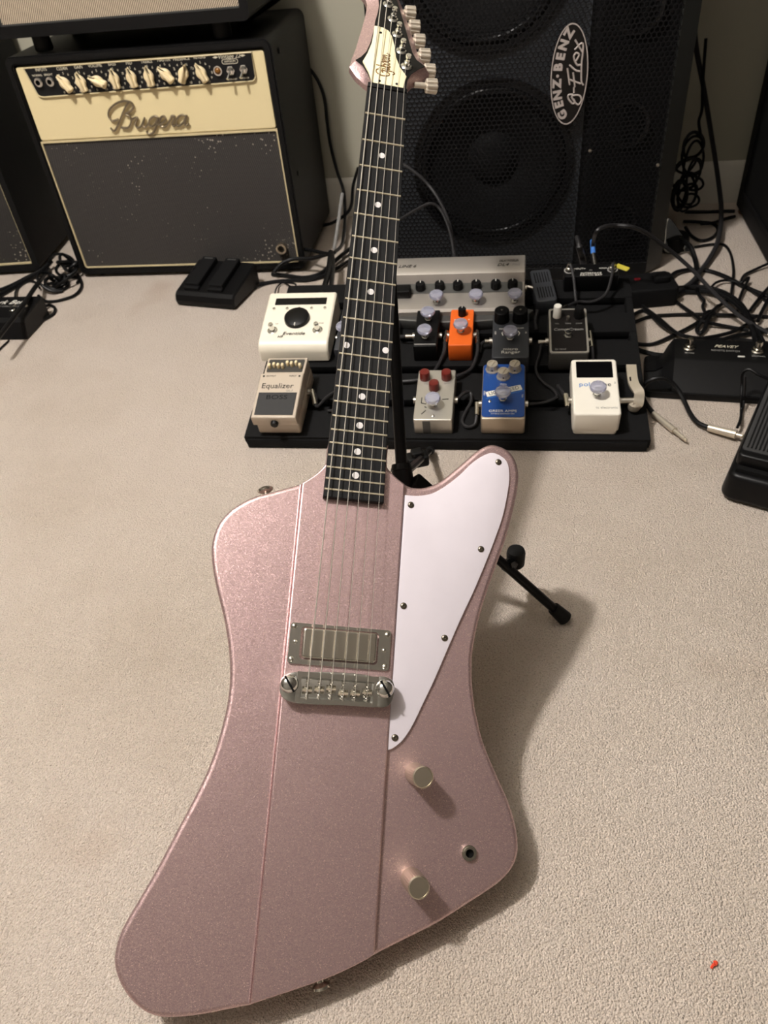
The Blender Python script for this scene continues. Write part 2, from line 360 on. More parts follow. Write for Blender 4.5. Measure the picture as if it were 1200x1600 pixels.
dot = MB().lathe([(.0033, -.0005), (.0033, .00012), (.0030, .0002)], 20).mesh('inlay_dot', M['pearl'])
def pos(n): return .8 - .62865 * (1 - 2 ** (-n / 12))
for n in (3, 5, 7, 9, 12, 15, 17, 19, 21):
    for x in ((-.0195, .0195) if n == 12 else (0,)):
        o = bpy.data.objects.new('inlay_dot', dot); C.objects.link(o); o.parent = fbo; o.location = (x, (pos(n) + pos(n - 1)) / 2, 0)
MB().prism([(-.0215, .7985), (.0215, .7985), (.0215, .8035), (-.0215, .8035)], -.008, .0012, .0006, 2).build('nut', M['black'], gt)

# headstock, tilted back from the nut
HM = T(0, .80, -.002) @ RX(-14)
inn = [(-.0195, .0045), (-.0191, .0107), (-.0223, .0202), (-.0286, .0335), (-.0374, .0416), (-.0312, .0496), (-.0259, .0606), (-.0219, .0792), (-.0190, .1045), (-.0181, .1213), (-.0157, .139), (-.0149, .153), (-.0155, .1640), (-.0185, .1760), (-.0260, .1860), (-.0345, .1960), (-.0360, .2060), (-.0280, .2140), (-.0130, .2150), (-.0040, .2080), (.0010, .1930), (.0050, .1780), (.0095, .1593), (.0151, .1336), (.0217, .1008), (.0270, .075), (.0321, .0622), (.0424, .0528), (.0352, .046), (.0266, .0344), (.0225, .0226), (.0212, .0057)]
out = [(-.0212, .0020), (-.0206, .0112), (-.0260, .0160), (-.0345, .0250), (-.0424, .0395), (-.0405, .0560), (-.0370, .0740), (-.0344, .095), (-.0318, .1140), (-.0305, .1260), (-.0291, .1380), (-.0281, .152), (-.0275, .1630), (-.0300, .1740), (-.0370, .1850), (-.0430, .1960), (-.0440, .2070), (-.0340, .2200), (-.0130, .2220), (.0000, .2150), (.0060, .1980), (.0110, .1830), (.0155, .1680), (.0210, .1450), (.0283, .1144), (.0347, .0837), (.0430, .0650), (.0480, .0535), (.0400, .0430), (.0290, .0310), (.0240, .0220), (.0218, .0020)]
hs = MB(HM)
inn_r = inset(inn[::-1], .0004)[::-1]
hs.loft([[(x, y, -.015) for x, y in inset(out[::-1], .003)[::-1]][::-1], [(x, y, -.0135) for x, y in out][::-1], [(x, y, -.0075) for x, y in out][::-1], [(x, y, -.0010) for x, y in inn][::-1], [(x, y, .0) for x, y in inn_r][::-1]])
hso = hs.build('headstock', M['paint'], gt, 30)
MB(HM).prism(inset(inn[::-1], .0006), -.0003, .0006, 0).build('headstock_face', M['black'], hso)
TRC = [(-.0178, .0050), (-.0186, .0123), (-.0218, .0233), (-.0286, .0395), (-.0241, .0548), (-.0201, .0749), (-.0188, .0913), (-.0184, .1078), (-.0135, .1085), (-.0075, .1071), (-.0015, .1033), (.0027, .0932), (.0056, .0779), (.008, .0566), (.0127, .0402), (.0205, .0259), (.018, .0138), (.0172, .0050)]
tro = MB(HM).prism(TRC, .0006, .0026, .0004, 2, rb=0).build('truss_rod_cover', M['ivory_cover'], hso)
GL = [[(8, 7.4), (6.4, 9), (3, 8.6), (.4, 5), (1.6, .8), (4.4, .2), (6.6, 3.2), (7, 5.4), (4.2, 4.6), (8, 4.9)], [(6.9, 4), (7.4, -1.2), (5.4, -3.4), (3.6, -2.2)], [(9.4, 5.2), (9.1, 1), (10.4, .4), (11.8, 4)], [(9.6, 7), (9.8, 7.3)], [(11.8, 4), (12.6, 9.4), (11.9, 1), (13.4, 0), (15, 2.6), (13.6, 4.8), (12.2, 3)], [(15, 2.6), (17.6, 5.6), (17.9, 2.4), (16.6, .1), (15.4, .8)], [(17.9, 1.2), (19.6, 4.8), (21, 5), (19.3, 3), (20.2, .2), (22, 1.4), (21.6, 4.4), (23.4, 4.6)], [(23.7, 5), (23.5, .2)], [(23.6, 2.4), (25.6, 5), (26.4, 3.6), (26.2, .6), (28, .6), (29.4, 2.4)]]
k_ = .00142
for s in GL:
    MB(HM).tube([(-(v - 3) * k_ * 1.15 - .0035, .0185 + u * k_, .0027) for u, v in [tuple(q) for q in cat(s, n=4)]], .0007, 6).build('script_lettering', M['print_gold'], tro)
scm = MB().lathe([(.0016, 0), (.0016, .0006), (.0009, .0011), (.0001, .0012)], 12).mesh('cover_screw', M['satin'])
for x, y in ((-.0108, .0962), (-.0094, .0090), (.0098, .0090)):
    o = bpy.data.objects.new('cover_screw', scm); C.objects.link(o); o.parent = tro; o.matrix_local = HM @ T(x, y, .0026)
posts = [(-.0094, .1840), (-.0032, .1577), (.0031, .1306), (.0090, .1025), (.0143, .0727), (.0205, .0464)]
btn = [(.0190, .1955), (.0251, .169), (.0304, .1421), (.0366, .1162), (.0429, .0902), (.0490, .0640)]
pm = MB().lathe([(.0068, 0), (.0068, .0008), (.0058, .0016), (.0040, .0022), (.0036, .0055), (.0026, .0062), (.0024, .0088), (.0030, .0095), (.0033, .0120), (.0028, .0136), (.0002, .0138)], 20).mesh('tuner_post', M['chrome'])
bmh = MB(); fl_ = [(.0078 + .0006 * (1 if k % 4 < 2 else -1)) for k in range(40)]
bmh.loft([[(x, rr * fl_[k] / .0078 * math.cos(k * math.pi / 20), rr * fl_[k] / .0078 * math.sin(k * math.pi / 20)) for k in range(40)] for x, rr in ((-.0065, .0060), (-.0055, .0072), (.0055, .0076), (.0065, .0066))])
bmh.cyl((-.020, 0, 0), (-.006, 0, 0), .0032, n=12)
btm = bmh.mesh('tuner_button', M['button'], 30)
for (x, y), (bx, by) in zip(posts, [(.0228, .1955), (.0262, .169), (.0318, .1421), (.0380, .1162), (.0438, .0902), (.0496, .0640)]):
    o = bpy.data.objects.new('tuner_post', pm); C.objects.link(o); o.parent = hso; o.matrix_local = HM @ T(x, y, .0005)
for bx, by in ((.0246, .169), (.0300, .1421), (.0362, .1162), (.0425, .0902), (.0485, .0630), (.0510, .0367)):
    o = bpy.data.objects.new('tuner_button', btm); C.objects.link(o); o.parent = hso; o.matrix_local = HM @ T(bx, by, -.0105) @ RZ(9)

# plates and hardware on the body
pgo = MB().prism([tuple(q) for q in cat(PG, n=4)], -.0135, -.0095, .0007, 2, rb=0).build('pickguard', M['white'], gt)
scr = MB(); scr.lathe([(.0031, 0), (.0031, .0005), (.0024, .0012), (.0014, .0015), (.0009, .0006), (.0001, .0005)], 16)
scm2 = scr.mesh('screw', M['screw'])
for x, y in ((.141, .3964), (.0561, .3434), (.1268, .3072), (.0553, .2464), (.0957, .2201), (.0551, .1287)):
    o = bpy.data.objects.new('screw', scm2); C.objects.link(o); o.parent = pgo; o.location = (x, y, -.0095); o.rotation_euler.z = random.random() * 3
ring_o = rrect(.0915, .0362, .003, 4, -.0008, .2043); ring_i = rrect(.0705, .0290, .0035, 4, -.0015, .2050)
ring_m = inset(ring_i, -.0022)
prg = MB(); prg.ring(ring_o, ring_m, -.0092, -.0055); prg.ring(ring_m, ring_i, -.0092, -.0040)
pko = prg.build('pickup', M['chrome'], gt, 30)
MB().box(-.0385, .0355, .190, .220, -.0093, -.0080).build('pickup_well', M['hole'], pko)
MB().prism(rrect(.0665, .0265, .0028, 4, -.0015, .2050), -.008, .0012, .0016, 3, rb=0).build('pickup_cover', M['nickel'], pko)
sm3 = MB().lathe([(.0026, 0), (.0026, .0004), (.0018, .0012), (.0001, .0015)], 14).mesh('pickup_screw', M['steel'])
for x, y in ((-.0432, .2192), (.0415, .2182), (.0410, .1896), (-.0432, .1900)):
    o = bpy.data.objects.new('pickup_screw', sm3); C.objects.link(o); o.parent = pko; o.location = (x, y, -.0055)
for x, y in ((-.0412, .2055), (.0392, .2040)):
    o = bpy.data.objects.new('height_screw', sm3); C.objects.link(o); o.parent = pko; o.location = (x, y, -.0055); o.scale = (.8, .8, 1)

# bridge: cast bar with a saddle well, six saddles, two slotted posts
bo = [tuple(q) for q in cat([(-.0515, .1655), (-.0490, .1735), (-.0430, .1772), (-.0345, .1790), (-.010, .1812), (.018, .1815), (.0325, .1800), (.0410, .1800), (.0478, .1765), (.0497, .1690), (.0480, .1600), (.0430, .1555), (.0330, .1545), (0, .1528), (-.0345, .1520), (-.0440, .1545), (-.0500, .1600)], True, n=4)]
br = MB(); br.prism(bo, -.0065, .0012, .0012, 2)
br.box(-.0345, .0325, .1750, .1795, .0010, .0062); br.box(-.0345, .0325, .1535, .1572, .0010, .0045)
br.box(-.0370, -.0330, .1535, .1795, .0010, .0058); br.box(.0310, .0350, .1540, .1800, .0010, .0058)
br.prism([tuple(q) for q in cat([(-.0515, .1655), (-.0480, .1752), (-.0355, .1785), (-.0345, .1660), (-.0350, .1535), (-.0470, .1555)], True, 4)], .0008, .0052, .0012, 2, rb=0)
br.prism([tuple(q) for q in cat([(.0497, .1685), (.0465, .1785), (.0340, .1800), (.0330, .1670), (.0335, .1545), (.0455, .1560)], True, 4)], .0008, .0052, .0012, 2, rb=0)
bro = br.build('bridge', M['chrome'], gt, 35)
STB = [-.0272, -.0167, -.0065, .0043, .0148, .0254]
for i, x in enumerate(STB):
    y = (.1640, .1650, .1665, .1635, .1640, .1655)[i]
    sd = MB(); sd.loft([[(x + dx, y - .0032, .0018), (x + dx, y - .0020, .0048), (x + dx, y, .0066), (x + dx, y + .0022, .0048), (x + dx, y + .0034, .0018)] for dx in (-.0042, .0042)])
    so = sd.build('saddle', M['nickel'], bro, 30)
    sc_ = MB(); sc_.tube([(x + .0014 * math.cos(a), .1572 + (.0178) * a / 44, .0032 + .0014 * math.sin(a)) for a in [k * .55 for k in range(80)]], .0004, 4)
    sc_.build('saddle_spring', M['steel'], so)
for x, y in ((-.0432, .1682), (.0405, .1700)):
    p_ = MB(); p_.cyl((x, y, -.009), (x, y, .0030), .0048)
    p_.lathe([(.0074, .0030), (.0082, .0048), (.0082, .0075), (.0068, .0102), (.0042, .0118), (.0001, .0122)], 20, x, y)
    po = p_.build('bridge_post', M['chrome'], bro)
    MB(T(x, y, 0) @ RZ(-55)).box(-.0078, .0078, -.0009, .0009, .0080, .01235).build('slot', M['hole'], po)
for x, y, z1 in ((.0757, .0995, .024), (.0777, .0133, .022)):
    kb = MB(); n = 60
    kb.loft([[((r_ + (.00025 if k % 2 and j in (1, 2) else 0)) * math.cos(2 * math.pi * k / n) + x, (r_ + (.00025 if k % 2 and j in (1, 2) else 0)) * math.sin(2 * math.pi * k / n) + y, z) for k in range(n)] for j, (r_, z) in enumerate(((.0092, -.0125), (.0092, -.0115), (.0090, z1 - .001), (.0083, z1), (.0078, z1 + .0001), (.0076, z1 - .0004)))])
    kb.build('control_knob', M['nickel_soft'], gt, 25)
jk = MB(); jk.ring(circ(.0066, 6 * 4, .1275, .0361), circ(.0040, 24, .1275, .0361), -.0125, -.0095); jk.ring(circ(.0052, 24, .1275, .0361), circ(.0036, 24, .1275, .0361), -.0095, -.0078)
jko = jk.build('output_jack', M['nickel'], gt)
MB().cyl((.1275, .0361, -.0124), (.1275, .0361, -.0120), .0040).build('jack_hole', M['hole'], jko)
for (x, y), a in (((-.0785, .3365), 20), ((.0054, -.0655), 180 + 18)):
    MB(T(x, y, -.031) @ RZ(a) @ RX(-90)).lathe([(.0056, 0), (.0056, .003), (.0034, .006), (.0034, .009), (.0076, .0115), (.0080, .0135), (.0056, .0152), (.0001, .0155)], 20).build('strap_button', M['nickel'], gt)
STN = [-.0180, -.0108, -.0036, .0036, .0108, .0180]
rad = [.00062, .0005, .00040, .00030, .00026, .00022]
for i in range(6):
    px, py = posts[i]
    hp_ = HM @ Vector((px - .0022, py, .0075))
    ysad = (.1640, .1650, .1665, .1635, .1640, .1655)[i]
    MB().tube([(STB[i], .1552, .0036), (STB[i], ysad, .0070), (STN[i], .8005, .0018), tuple(hp_)], rad[i], 6).build('string', M['string'], gt)

# ---------------------------------------------------------------- the stand behind it
hub = Vector([-0.1102, 0.6504, 0.2096]); ta = Vector([-0.1393, 0.8159, 0.3685]); tb = Vector([-0.1442, 0.9252, 0.4748])
sta = thing('guitar_stand', 'black tripod stand behind the pink guitar with rubber tipped legs', 'guitar stand', T(hub.x, hub.y, 0))
off = Vector((hub.x, hub.y, 0))
def sp(v): return tuple(Vector(v) - off)
ax = (ta - hub).normalized()
MB().cyl(sp(hub), sp(tb), .0066, .0060, 20).build('upright_tube', M['satin'], sta)
hb = MB(); hb.cyl(sp(hub - ax * .016), sp(hub + ax * .002), .0125, .0115, 20); hb.cyl(sp(hub + ax * .002), sp(hub + ax * .009), .0125, .0105, 20); hb.cyl(sp(hub - ax * .045), sp(hub - ax * .014), .0095, .012, 20)
hb.build('hub_collar', M['black'], sta)
nr = MB(); yk = tb + ax * .01
nr.tube([sp(tb - ax * .01), sp(yk), sp(yk + Vector(gn) * .03)], .006, 10)
nr.build('neck_rest', M['rubber'], sta)
foot = Vector([0.0736, 0.6266, 0.009]); h2 = hub - ax * .012 + Vector((.012, 0, -.002))
dl = (foot - h2).normalized()
MB().tube([sp(h2), sp(foot)], .0056, 10).build('leg', M['satin'], sta)
MB().cyl(sp(foot - dl * .016), sp(foot + dl * .006), .0078, .0092, 14).build('rubber_foot', M['rubber'], sta)
cl = MB(); q = h2 + dl * .012; s_ = Vector((0, 0, 1)).cross(dl).normalized(); u_ = dl.cross(s_)
cl.m = Matrix(((dl.x, s_.x, u_.x, q.x - off.x), (dl.y, s_.y, u_.y, q.y - off.y), (dl.z, s_.z, u_.z, q.z), (0, 0, 0, 1)))
cl.prism(rrect(.034, .020, .004), -.010, .010, .002, 2); cl.build('leg_clamp', M['black'], sta)
lk = h2.lerp(foot, .60)
kn = MB(); kc = Vector([0.0166, 0.6538, 0.078])
kn.lathe([(.0085, kc.z - .012), (.0105, kc.z - .009), (.0112, kc.z + .008), (.0100, kc.z + .013), (.0001, kc.z + .014)], 24, kc.x - off.x, kc.y - off.y)
kno = kn.build('cradle_knob', M['rubber'], sta)
MB().tube([sp(lk), sp(lk.lerp(kc, .6) + Vector((0, 0, -.002))), sp(kc + Vector((0, 0, -.006)))], .0075, 8).build('cradle_arm', M['satin'], sta)
f3 = Vector([-0.1133, 0.9465, 0.012]); h3 = hub - ax * .010 + Vector((.004, .010, .006))
MB().tube([sp(h3), sp(f3)], .0048, 8).build('leg', M['satin'], sta)
MB().cyl(sp(f3.lerp(h3, .05)), sp(f3 - (h3 - f3).normalized() * .006), .0065, .0072, 12).build('rubber_foot', M['rubber'], sta)
q3 = Vector([-0.1155, 0.815, 0.1])
c3 = MB(T(*sp(q3)) @ RZ(20)); c3.prism(rrect(.030, .020, .004), -.010, .006, .003, 2); c3.prism(rrect(.016, .014, .003), .005, .013, .002, 2); c3.cyl((-.028, .0, -.002), (-.012, 0, -.002), .007)
c3.build('wing_nut', M['black'], sta)
f4 = Vector([-0.2348, 0.4148, 0.009])
MB().tube([sp(hub - ax * .012), sp(f4)], .0056, 10).build('leg', M['satin'], sta)
MB().cyl(sp(f4.lerp(hub, .06)), sp(f4), .0078, .009, 12).build('rubber_foot', M['rubber'], sta)
def gpt(x, y, z): return GM @ Vector((x, y, z))
yb = gpt(-.01, .02, -.085)
MB().tube([sp(hub - ax * .03), sp(yb)], .0062, 10).build('lower_tube', M['satin'], sta)
for x, y in ((-.10, -.080), (.095, -.010)):
    MB().tube([sp(yb), sp(gpt(x, y + .02, -.085)), sp(gpt(x, y, -.080)), sp(gpt(x, y, -.056))], .0058, 8).build('cradle_rest', M['rubber'], sta)

# ---------------------------------------------------------------- combo amplifier
am = thing('combo_amplifier', 'black combo amplifier with cream control panel and script logo', 'amplifier', T(-.722, 1.615, 0))
W_, H_ = .546, .460
cab = MB(FRONT)
oo = rrect(W_, H_ - .008, .016, 4, 0, H_ / 2 + .004); ii = rrect(W_ - .030, H_ - .038, .006, 4, 0, H_ / 2 + .004)
cab.ring(oo, ii, -.30, -.002); cab.ring(inset(oo, .003), inset(ii, -.003), -.003, .001)
cab.prism(ii, -.30, -.29, 0); cab.prism(ii, -.040, -.016, 0)
cab.build('cabinet', M['tolex'], am, 35)
ft = MB().lathe([(.014, 0), (.016, .003), (.015, .008)], 16).mesh('foot', M['rubber'])
for x in (-.23, .23):
    for y in (.03, .26):
        o = bpy.data.objects.new('foot', ft); C.objects.link(o); o.parent = am; o.location = (x, y, 0)
gz0, gz1 = .024, .3005
MB(FRONT).prism(rrect(W_ - .034, gz1 - gz0, .002, 2, 0, (gz0 + gz1) / 2), -.016, -.006, 0).build('grille_cloth', M['grille'], am)
gb = MB(FRONT)
gb.ring(rrect(W_ - .028, gz1 - gz0 + .004, .003, 2, 0, (gz0 + gz1) / 2), rrect(W_ - .036, gz1 - gz0 - .004, .002, 2, 0, (gz0 + gz1) / 2), -.010, -.003)
gb.build('grille_piping', M['gold_bead'], am)
MB(FRONT).prism(rrect(W_ - .034, .441 - .3035, .005, 3, 0, (.441 + .3035) / 2), -.016, -.004, .002, 2, rb=0).build('front_panel', M['cream'], am)
pc = [(-.2370, .4400), (.2330, .4400), (.2330, .3985), (.2305, .3935), (.2255, .3905), (-.2150, .3860), (-.2215, .3875), (-.2260, .3915)]
pno = MB(FRONT).prism(pc, -.006, -.0010, .0005, 1, rb=0).build('control_panel', M['panel'], am)
MB(FRONT).tube([(x, y, -.0010) for x, y in [(-.2370, .4392), (-.2260, .3915), (-.2215, .3875), (-.2150, .3860), (.2255, .3905), (.2305, .3935), (.2330, .3985), (.2330, .4392), (-.2370, .4392)]], .0014, 6).build('panel_bead', M['gold_bead'], pno)
kh = MB()
kp = [tuple(q) for q in cat([(0, .0205), (.0022, .0150), (.0078, .0085), (.0100, .0010), (.0072, -.0075), (.0068, -.0150), (0, -.0165), (-.0068, -.0150), (-.0072, -.0075), (-.0100, .0010), (-.0078, .0085), (-.0022, .0150)], True, 3)]
kh.prism(circ(.0085, 20), 0, .004, 0); kh.prism(kp, .003, .010, .003, 3, rb=0); kh.prism([(0, .019), (.0035, .004), (.0032, -.0140), (-.0032, -.0140), (-.0035, .004)], .008, .0165, .0025, 3, rb=0)
khm = kh.mesh('pointer_knob', M['ivory'], 50)
KN = [[-0.157, 0.4078], [-0.1227, 0.4078], [-0.0861, 0.4084], [-0.0514, 0.4095], [-0.0155, 0.4097], [0.0206, 0.4099], [0.0564, 0.4116], [0.0912, 0.4107], [0.1284, 0.41]]; KA = (32, 10, 62, 4, 8, 4, 40, -26, 24)
for (x, z), a in zip(KN, KA):
    o = bpy.data.objects.new('pointer_knob', khm); C.objects.link(o); o.parent = pno; o.matrix_local = T(x, .001, z) @ FRONT @ RZ(a)
for (x, z), a in zip(KN, KA):
    for k in range(11):
        an = R(240 - 30 * k); rr_ = .0195
        text(str(k), .0062, M['print_cream'], pno, T(x + rr_ * math.cos(an), .0008, z + rr_ * .92 * math.sin(an)) @ FRONT, 'dial_number') if k in (0, 3, 4, 5, 6, 7, 8, 9, 10) else None
LT = [[-0.2008, 0.4338], [-0.1563, 0.4331], [-0.1212, 0.4337], [-0.0859, 0.4342], [-0.0504, 0.4347], [-0.015, 0.4345], [0.0212, 0.435], [0.0568, 0.4358], [0.0927, 0.4355], [0.1291, 0.4362], [0.1875, 0.4345], [0.1877, 0.4281]]
for s, (x, z), sz in zip(('INPUTS', 'CLEAN', 'GAIN', 'VOLUME', 'BASS', 'MID', 'TREBLE', 'MASTER', 'PRESENCE', 'REVERB'), LT, (.0080,) * 10):
    text(s, sz, M['print_cream'], pno, T(x, .0008, z + .001) @ FRONT, 'panel_lettering', sx=.92)
text('NORMAL', .0052, M['print_cream'], pno, T(LT[0][0] - .012, .0008, LT[0][1] - .0085) @ FRONT, 'panel_lettering'); text('BRIGHT', .0052, M['print_cream'], pno, T(LT[0][0] + .012, .0008, LT[0][1] - .0085) @ FRONT, 'panel_lettering')
text('Vintage 22', .0105, M['print_cream'], pno, T(LT[10][0], .0008, LT[10][1] + .0005) @ FRONT, 'panel_lettering', shear=.25)
lx, lz = LT[11]
MB(T(lx, .0008, lz - .0015) @ FRONT).ring(rrect(.032, .0085, .004), rrect(.0302, .0067, .0032), 0, .0003).build('panel_emblem', M['print_cream'], pno)
text('INFINIUM', .0052, M['print_cream'], pno, T(lx, .0008, lz - .0015) @ FRONT, 'panel_lettering')
for dx in (-.027, .027): MB(T(lx + dx, .0008, LT[10][1] + .0005) @ FRONT).prism([(-.006, 0), (0, -.002), (.006, 0), (0, .002)], 0, .0003).build('panel_emblem', M['print_cream'], pno)
for x, z in [[-0.2133, 0.4136], [-0.1884, 0.4134]]:
    j = MB(T(x, .001, z) @ FRONT); j.ring(circ(.0085, 20), circ(.0048, 20), 0, .004); j.ring(circ(.0070, 20), circ(.0048, 20), .004, .0065)
    jo = j.build('input_jack', M['chrome'], pno); MB(T(x, .001, z) @ FRONT).prism(circ(.0048, 16), 0, .0012).build('jack_hole', M['hole'], jo)
(x, z), *SW = [[0.1615, 0.4129], [0.1865, 0.4115], [0.2127, 0.4122]]
j = MB(T(x, .001, z) @ FRONT); j.ring(circ(.0085, 20), circ(.0062, 20), 0, .005); jo = j.build('pilot_lamp', M['chrome'], pno)
MB(T(x, .001, z) @ FRONT).lathe([(.0062, 0), (.0062, .004), (.004, .007), (.0001, .008)], 16).build('amber_lens', M['pilot'], jo)
for x, z in SW:
    j = MB(T(x, .001, z) @ FRONT); j.prism(circ(.0085, 6), 0, .004, .0005, 1); j.lathe([(.006, .004), (.0055, .008), (.003, .0085)], 16)
    jo = j.build('toggle_switch', M['chrome'], pno)
    MB().cyl((x, -.007, z), (x - .004, -.018, z - .011), .0016, .0028, 10).build('bat_lever', M['chrome'], jo)
    text('STANDBY' if x < SW[1][0] else 'POWER', .0042, M['print_cream'], pno, T(x, .0008, z - .0155) @ FRONT, 'panel_lettering')
BUG = [[[-0.034, 0.3685], [-0.044, 0.3617], [-0.0577, 0.3461], [-0.0713, 0.3288], [-0.085, 0.3169], [-0.092, 0.3222]], [[-0.0692, 0.3377], [-0.0822, 0.3354], [-0.0881, 0.3447], [-0.082, 0.3563], [-0.0647, 0.3665], [-0.0463, 0.3704], [-0.0334, 0.3678], [-0.0294, 0.3602], [-0.0369, 0.3518], [-0.0507, 0.3465], [-0.0428, 0.3416], [-0.0438, 0.3304], [-0.0538, 0.321], [-0.0683, 0.3221]], [[-0.0406, 0.3348], [-0.0344, 0.3382], [-0.0276, 0.3379], [-0.0356, 0.3277], [-0.0332, 0.32], [-0.0235, 0.3233], [-0.012, 0.3378], [-0.0199, 0.3247], [-0.0166, 0.3203], [-0.0081, 0.3256], [-0.0011, 0.3343], [0.0091, 0.3394], [0.0154, 0.3376]], [[0.0154, 0.3376], [0.0072, 0.3391], [-0.0029, 0.3329], [-0.0063, 0.324], [-0.0017, 0.321], [0.0077, 0.3263], [0.0169, 0.3371], [0.005, 0.3174], [-0.0049, 0.3075], [-0.0136, 0.3076], [-0.0161, 0.3123]], [[0.0111, 0.3231], [0.0202, 0.3249], [0.0306, 0.3312], [0.0293, 0.3384], [0.0221, 0.3361], [0.0163, 0.3259], [0.0201, 0.3189], [0.0293, 0.3207], [0.0386, 0.3292], [0.0454, 0.3382]], [[0.0454, 0.3382], [0.0518, 0.3368], [0.0434, 0.3245], [0.0446, 0.3192], [0.0521, 0.3226]], [[0.0748, 0.3371], [0.0651, 0.3386], [0.0549, 0.3314], [0.0516, 0.3218], [0.0567, 0.3193], [0.0685, 0.3262], [0.0772, 0.3384], [0.0697, 0.3232], [0.0719, 0.3189], [0.0778, 0.3228]]]
for s in BUG:
    MB().tube([(q[0], -.0002, q[1]) for q in cat([tuple(p) for p in s], n=5)], .0021, 8).build('script_logo', M['pewter'], am)
MB(T(.2243, .005, .0585) @ FRONT).ring(circ(.0115, 24), circ(.0075, 24), 0, .012).build('footswitch_socket', M['nickel_soft'], am)
for x in (.2735,):
    for z in (.43, .20):
        MB(T(x, .05, z) @ RY(90)).lathe([(.006, 0), (.005, .002), (.0001, .003)], 12).build('side_screw', M['black'], am)

# ---------------------------------------------------------------- amplifier head standing on it
hd = thing('amplifier_head', 'black amplifier with silver grille cloth stacked on the cream panelled combo', 'amplifier', T(-.732, 1.605, .462))
hw, hh = .510, .260
c = MB(FRONT); oo = rrect(hw, hh, .012, 4, 0, .030 + hh / 2); ii = rrect(hw - .032, hh - .040, .004, 4, .0, .030 + hh / 2)
c.ring(oo, ii, -.235, 0); c.prism(ii, -.235, -.225, 0); c.prism(ii, -.05, -.02, 0)
c.build('cabinet', M['tolex'], hd, 35)
MB(FRONT).prism(rrect(hw - .033, hh - .041, .003, 2, 0, .030 + hh / 2), -.02, -.008, 0).build('grille_cloth', M['grille_silver'], hd)
gb = MB(FRONT); gb.ring(rrect(hw - .031, hh - .039, .004, 2, 0, .030 + hh / 2), rrect(hw - .037, hh - .045, .003, 2, 0, .030 + hh / 2), -.010, -.005); gb.build('grille_piping', M['grey_dark'], hd)
fm = MB().lathe([(.016, 0), (.018, .004), (.017, .028), (.014, .031)], 18).mesh('foot', M['rubber'])
for x in (-.185, .185):
    for y in (.04, .20):
        o = bpy.data.objects.new('foot', fm); C.objects.link(o); o.parent = hd; o.location = (x, y, 0)
for x in (-.13, .07):
    MB().cyl((x, .05, .026), (x, .05, .031), .006, n=12).build('base_screw', M['steel'], hd)

# ---------------------------------------------------------------- black amplifier at the left edge
la = thing('grille_amplifier', 'black amplifier with dark dusty grille at the left edge behind tangled cables', 'amplifier', T(-1.345, 1.628, 0) @ RZ(5))
c = MB(FRONT); oo = rrect(.46, .552, .012, 4, 0, .284); ii = rrect(.43, .52, .004, 4, 0, .284)
c.ring(oo, ii, -.27, 0); c.prism(ii, -.27, -.26, 0); c.prism(ii, -.05, -.022, 0); c.build('cabinet', M['tolex_dark'], la, 35)
MB(FRONT).prism(rrect(.428, .516, .002, 2, 0, .284), -.022, -.010, 0).build('grille_cloth', M['grille_black'], la)
gb = MB(FRONT); gb.ring(rrect(.432, .522, .004, 2, 0, .284), rrect(.424, .514, .003, 2, 0, .284), -.012, -.004); gb.build('grille_piping', M['gold_bead'], la)
for x in (-.2, .2):
    for y in (.03, .24):
        o = bpy.data.objects.new('foot', ft); C.objects.link(o); o.parent = la; o.location = (x, y, 0)

# ---------------------------------------------------------------- tall speaker cabinet
sc = thing('speaker_cabinet', 'tall black speaker cabinet with hexagonal metal mesh and oval badge', 'speaker cabinet', T(.03, 1.545, 0))
SX, SY = .03, 1.545
H2 = .84
plan = [(-.255 - SX, 1.545 - SY), (.130 - SX, 1.543 - SY), (.279 - SX, 1.560 - SY), (.312 - SX, 1.592 - SY), (.312 - SX, 1.905 - SY), (-.255 - SX, 1.905 - SY)]
# carcass: back shell with the baffle set behind the mesh
def shift(p, d): return [(x, y + d) for x, y in p]
baf = [(plan[0][0] + .002, plan[0][1] + .075), (plan[2][0] - .004, plan[1][1] + .075), (plan[3][0] - .002, plan[3][1] + .010), plan[4], plan[5], (plan[5][0], plan[0][1] + .08)]
s = MB(); s.prism(baf, .004, H2, .002, 1)
s.prism([plan[0], (plan[0][0] + .012, plan[0][1] - .0005), (plan[0][0] + .012, plan[0][1] + .08), (plan[0][0], plan[0][1] + .08)], .004, H2, .003, 2)
fr_ = [plan[0], plan[1], plan[2], (plan[2][0], plan[2][1] + .08), (plan[1][0], plan[1][1] + .08), (plan[0][0], plan[0][1] + .08)]
s.prism(fr_, .004, .030, .002, 1); s.prism(fr_, H2 - .026, H2, .002, 1)
s.build('carcass', M['tolex_dark'], sc, 35)
MB().prism([plan[2], plan[3], (plan[3][0], plan[3][1] + .03), (plan[2][0] - .004, plan[2][1] + .06)], .004, H2, .003, 2).build('corner_post', M['post'], sc)
def rect_pts(xa, xb, za, zb, cx, cz, n=64):
    out = []
    for k in range(n):
        a = 2 * math.pi * k / n; c_, s_ = math.cos(a), math.sin(a); t_ = min(((xb - cx) if c_ > 0 else (xa - cx)) / c_ if abs(c_) > 1e-9 else 9, ((zb - cz) if s_ > 0 else (za - cz)) / s_ if abs(s_) > 1e-9 else 9)
        out.append((cx + c_ * t_, cz + s_ * t_))
    return out
ybf = .014
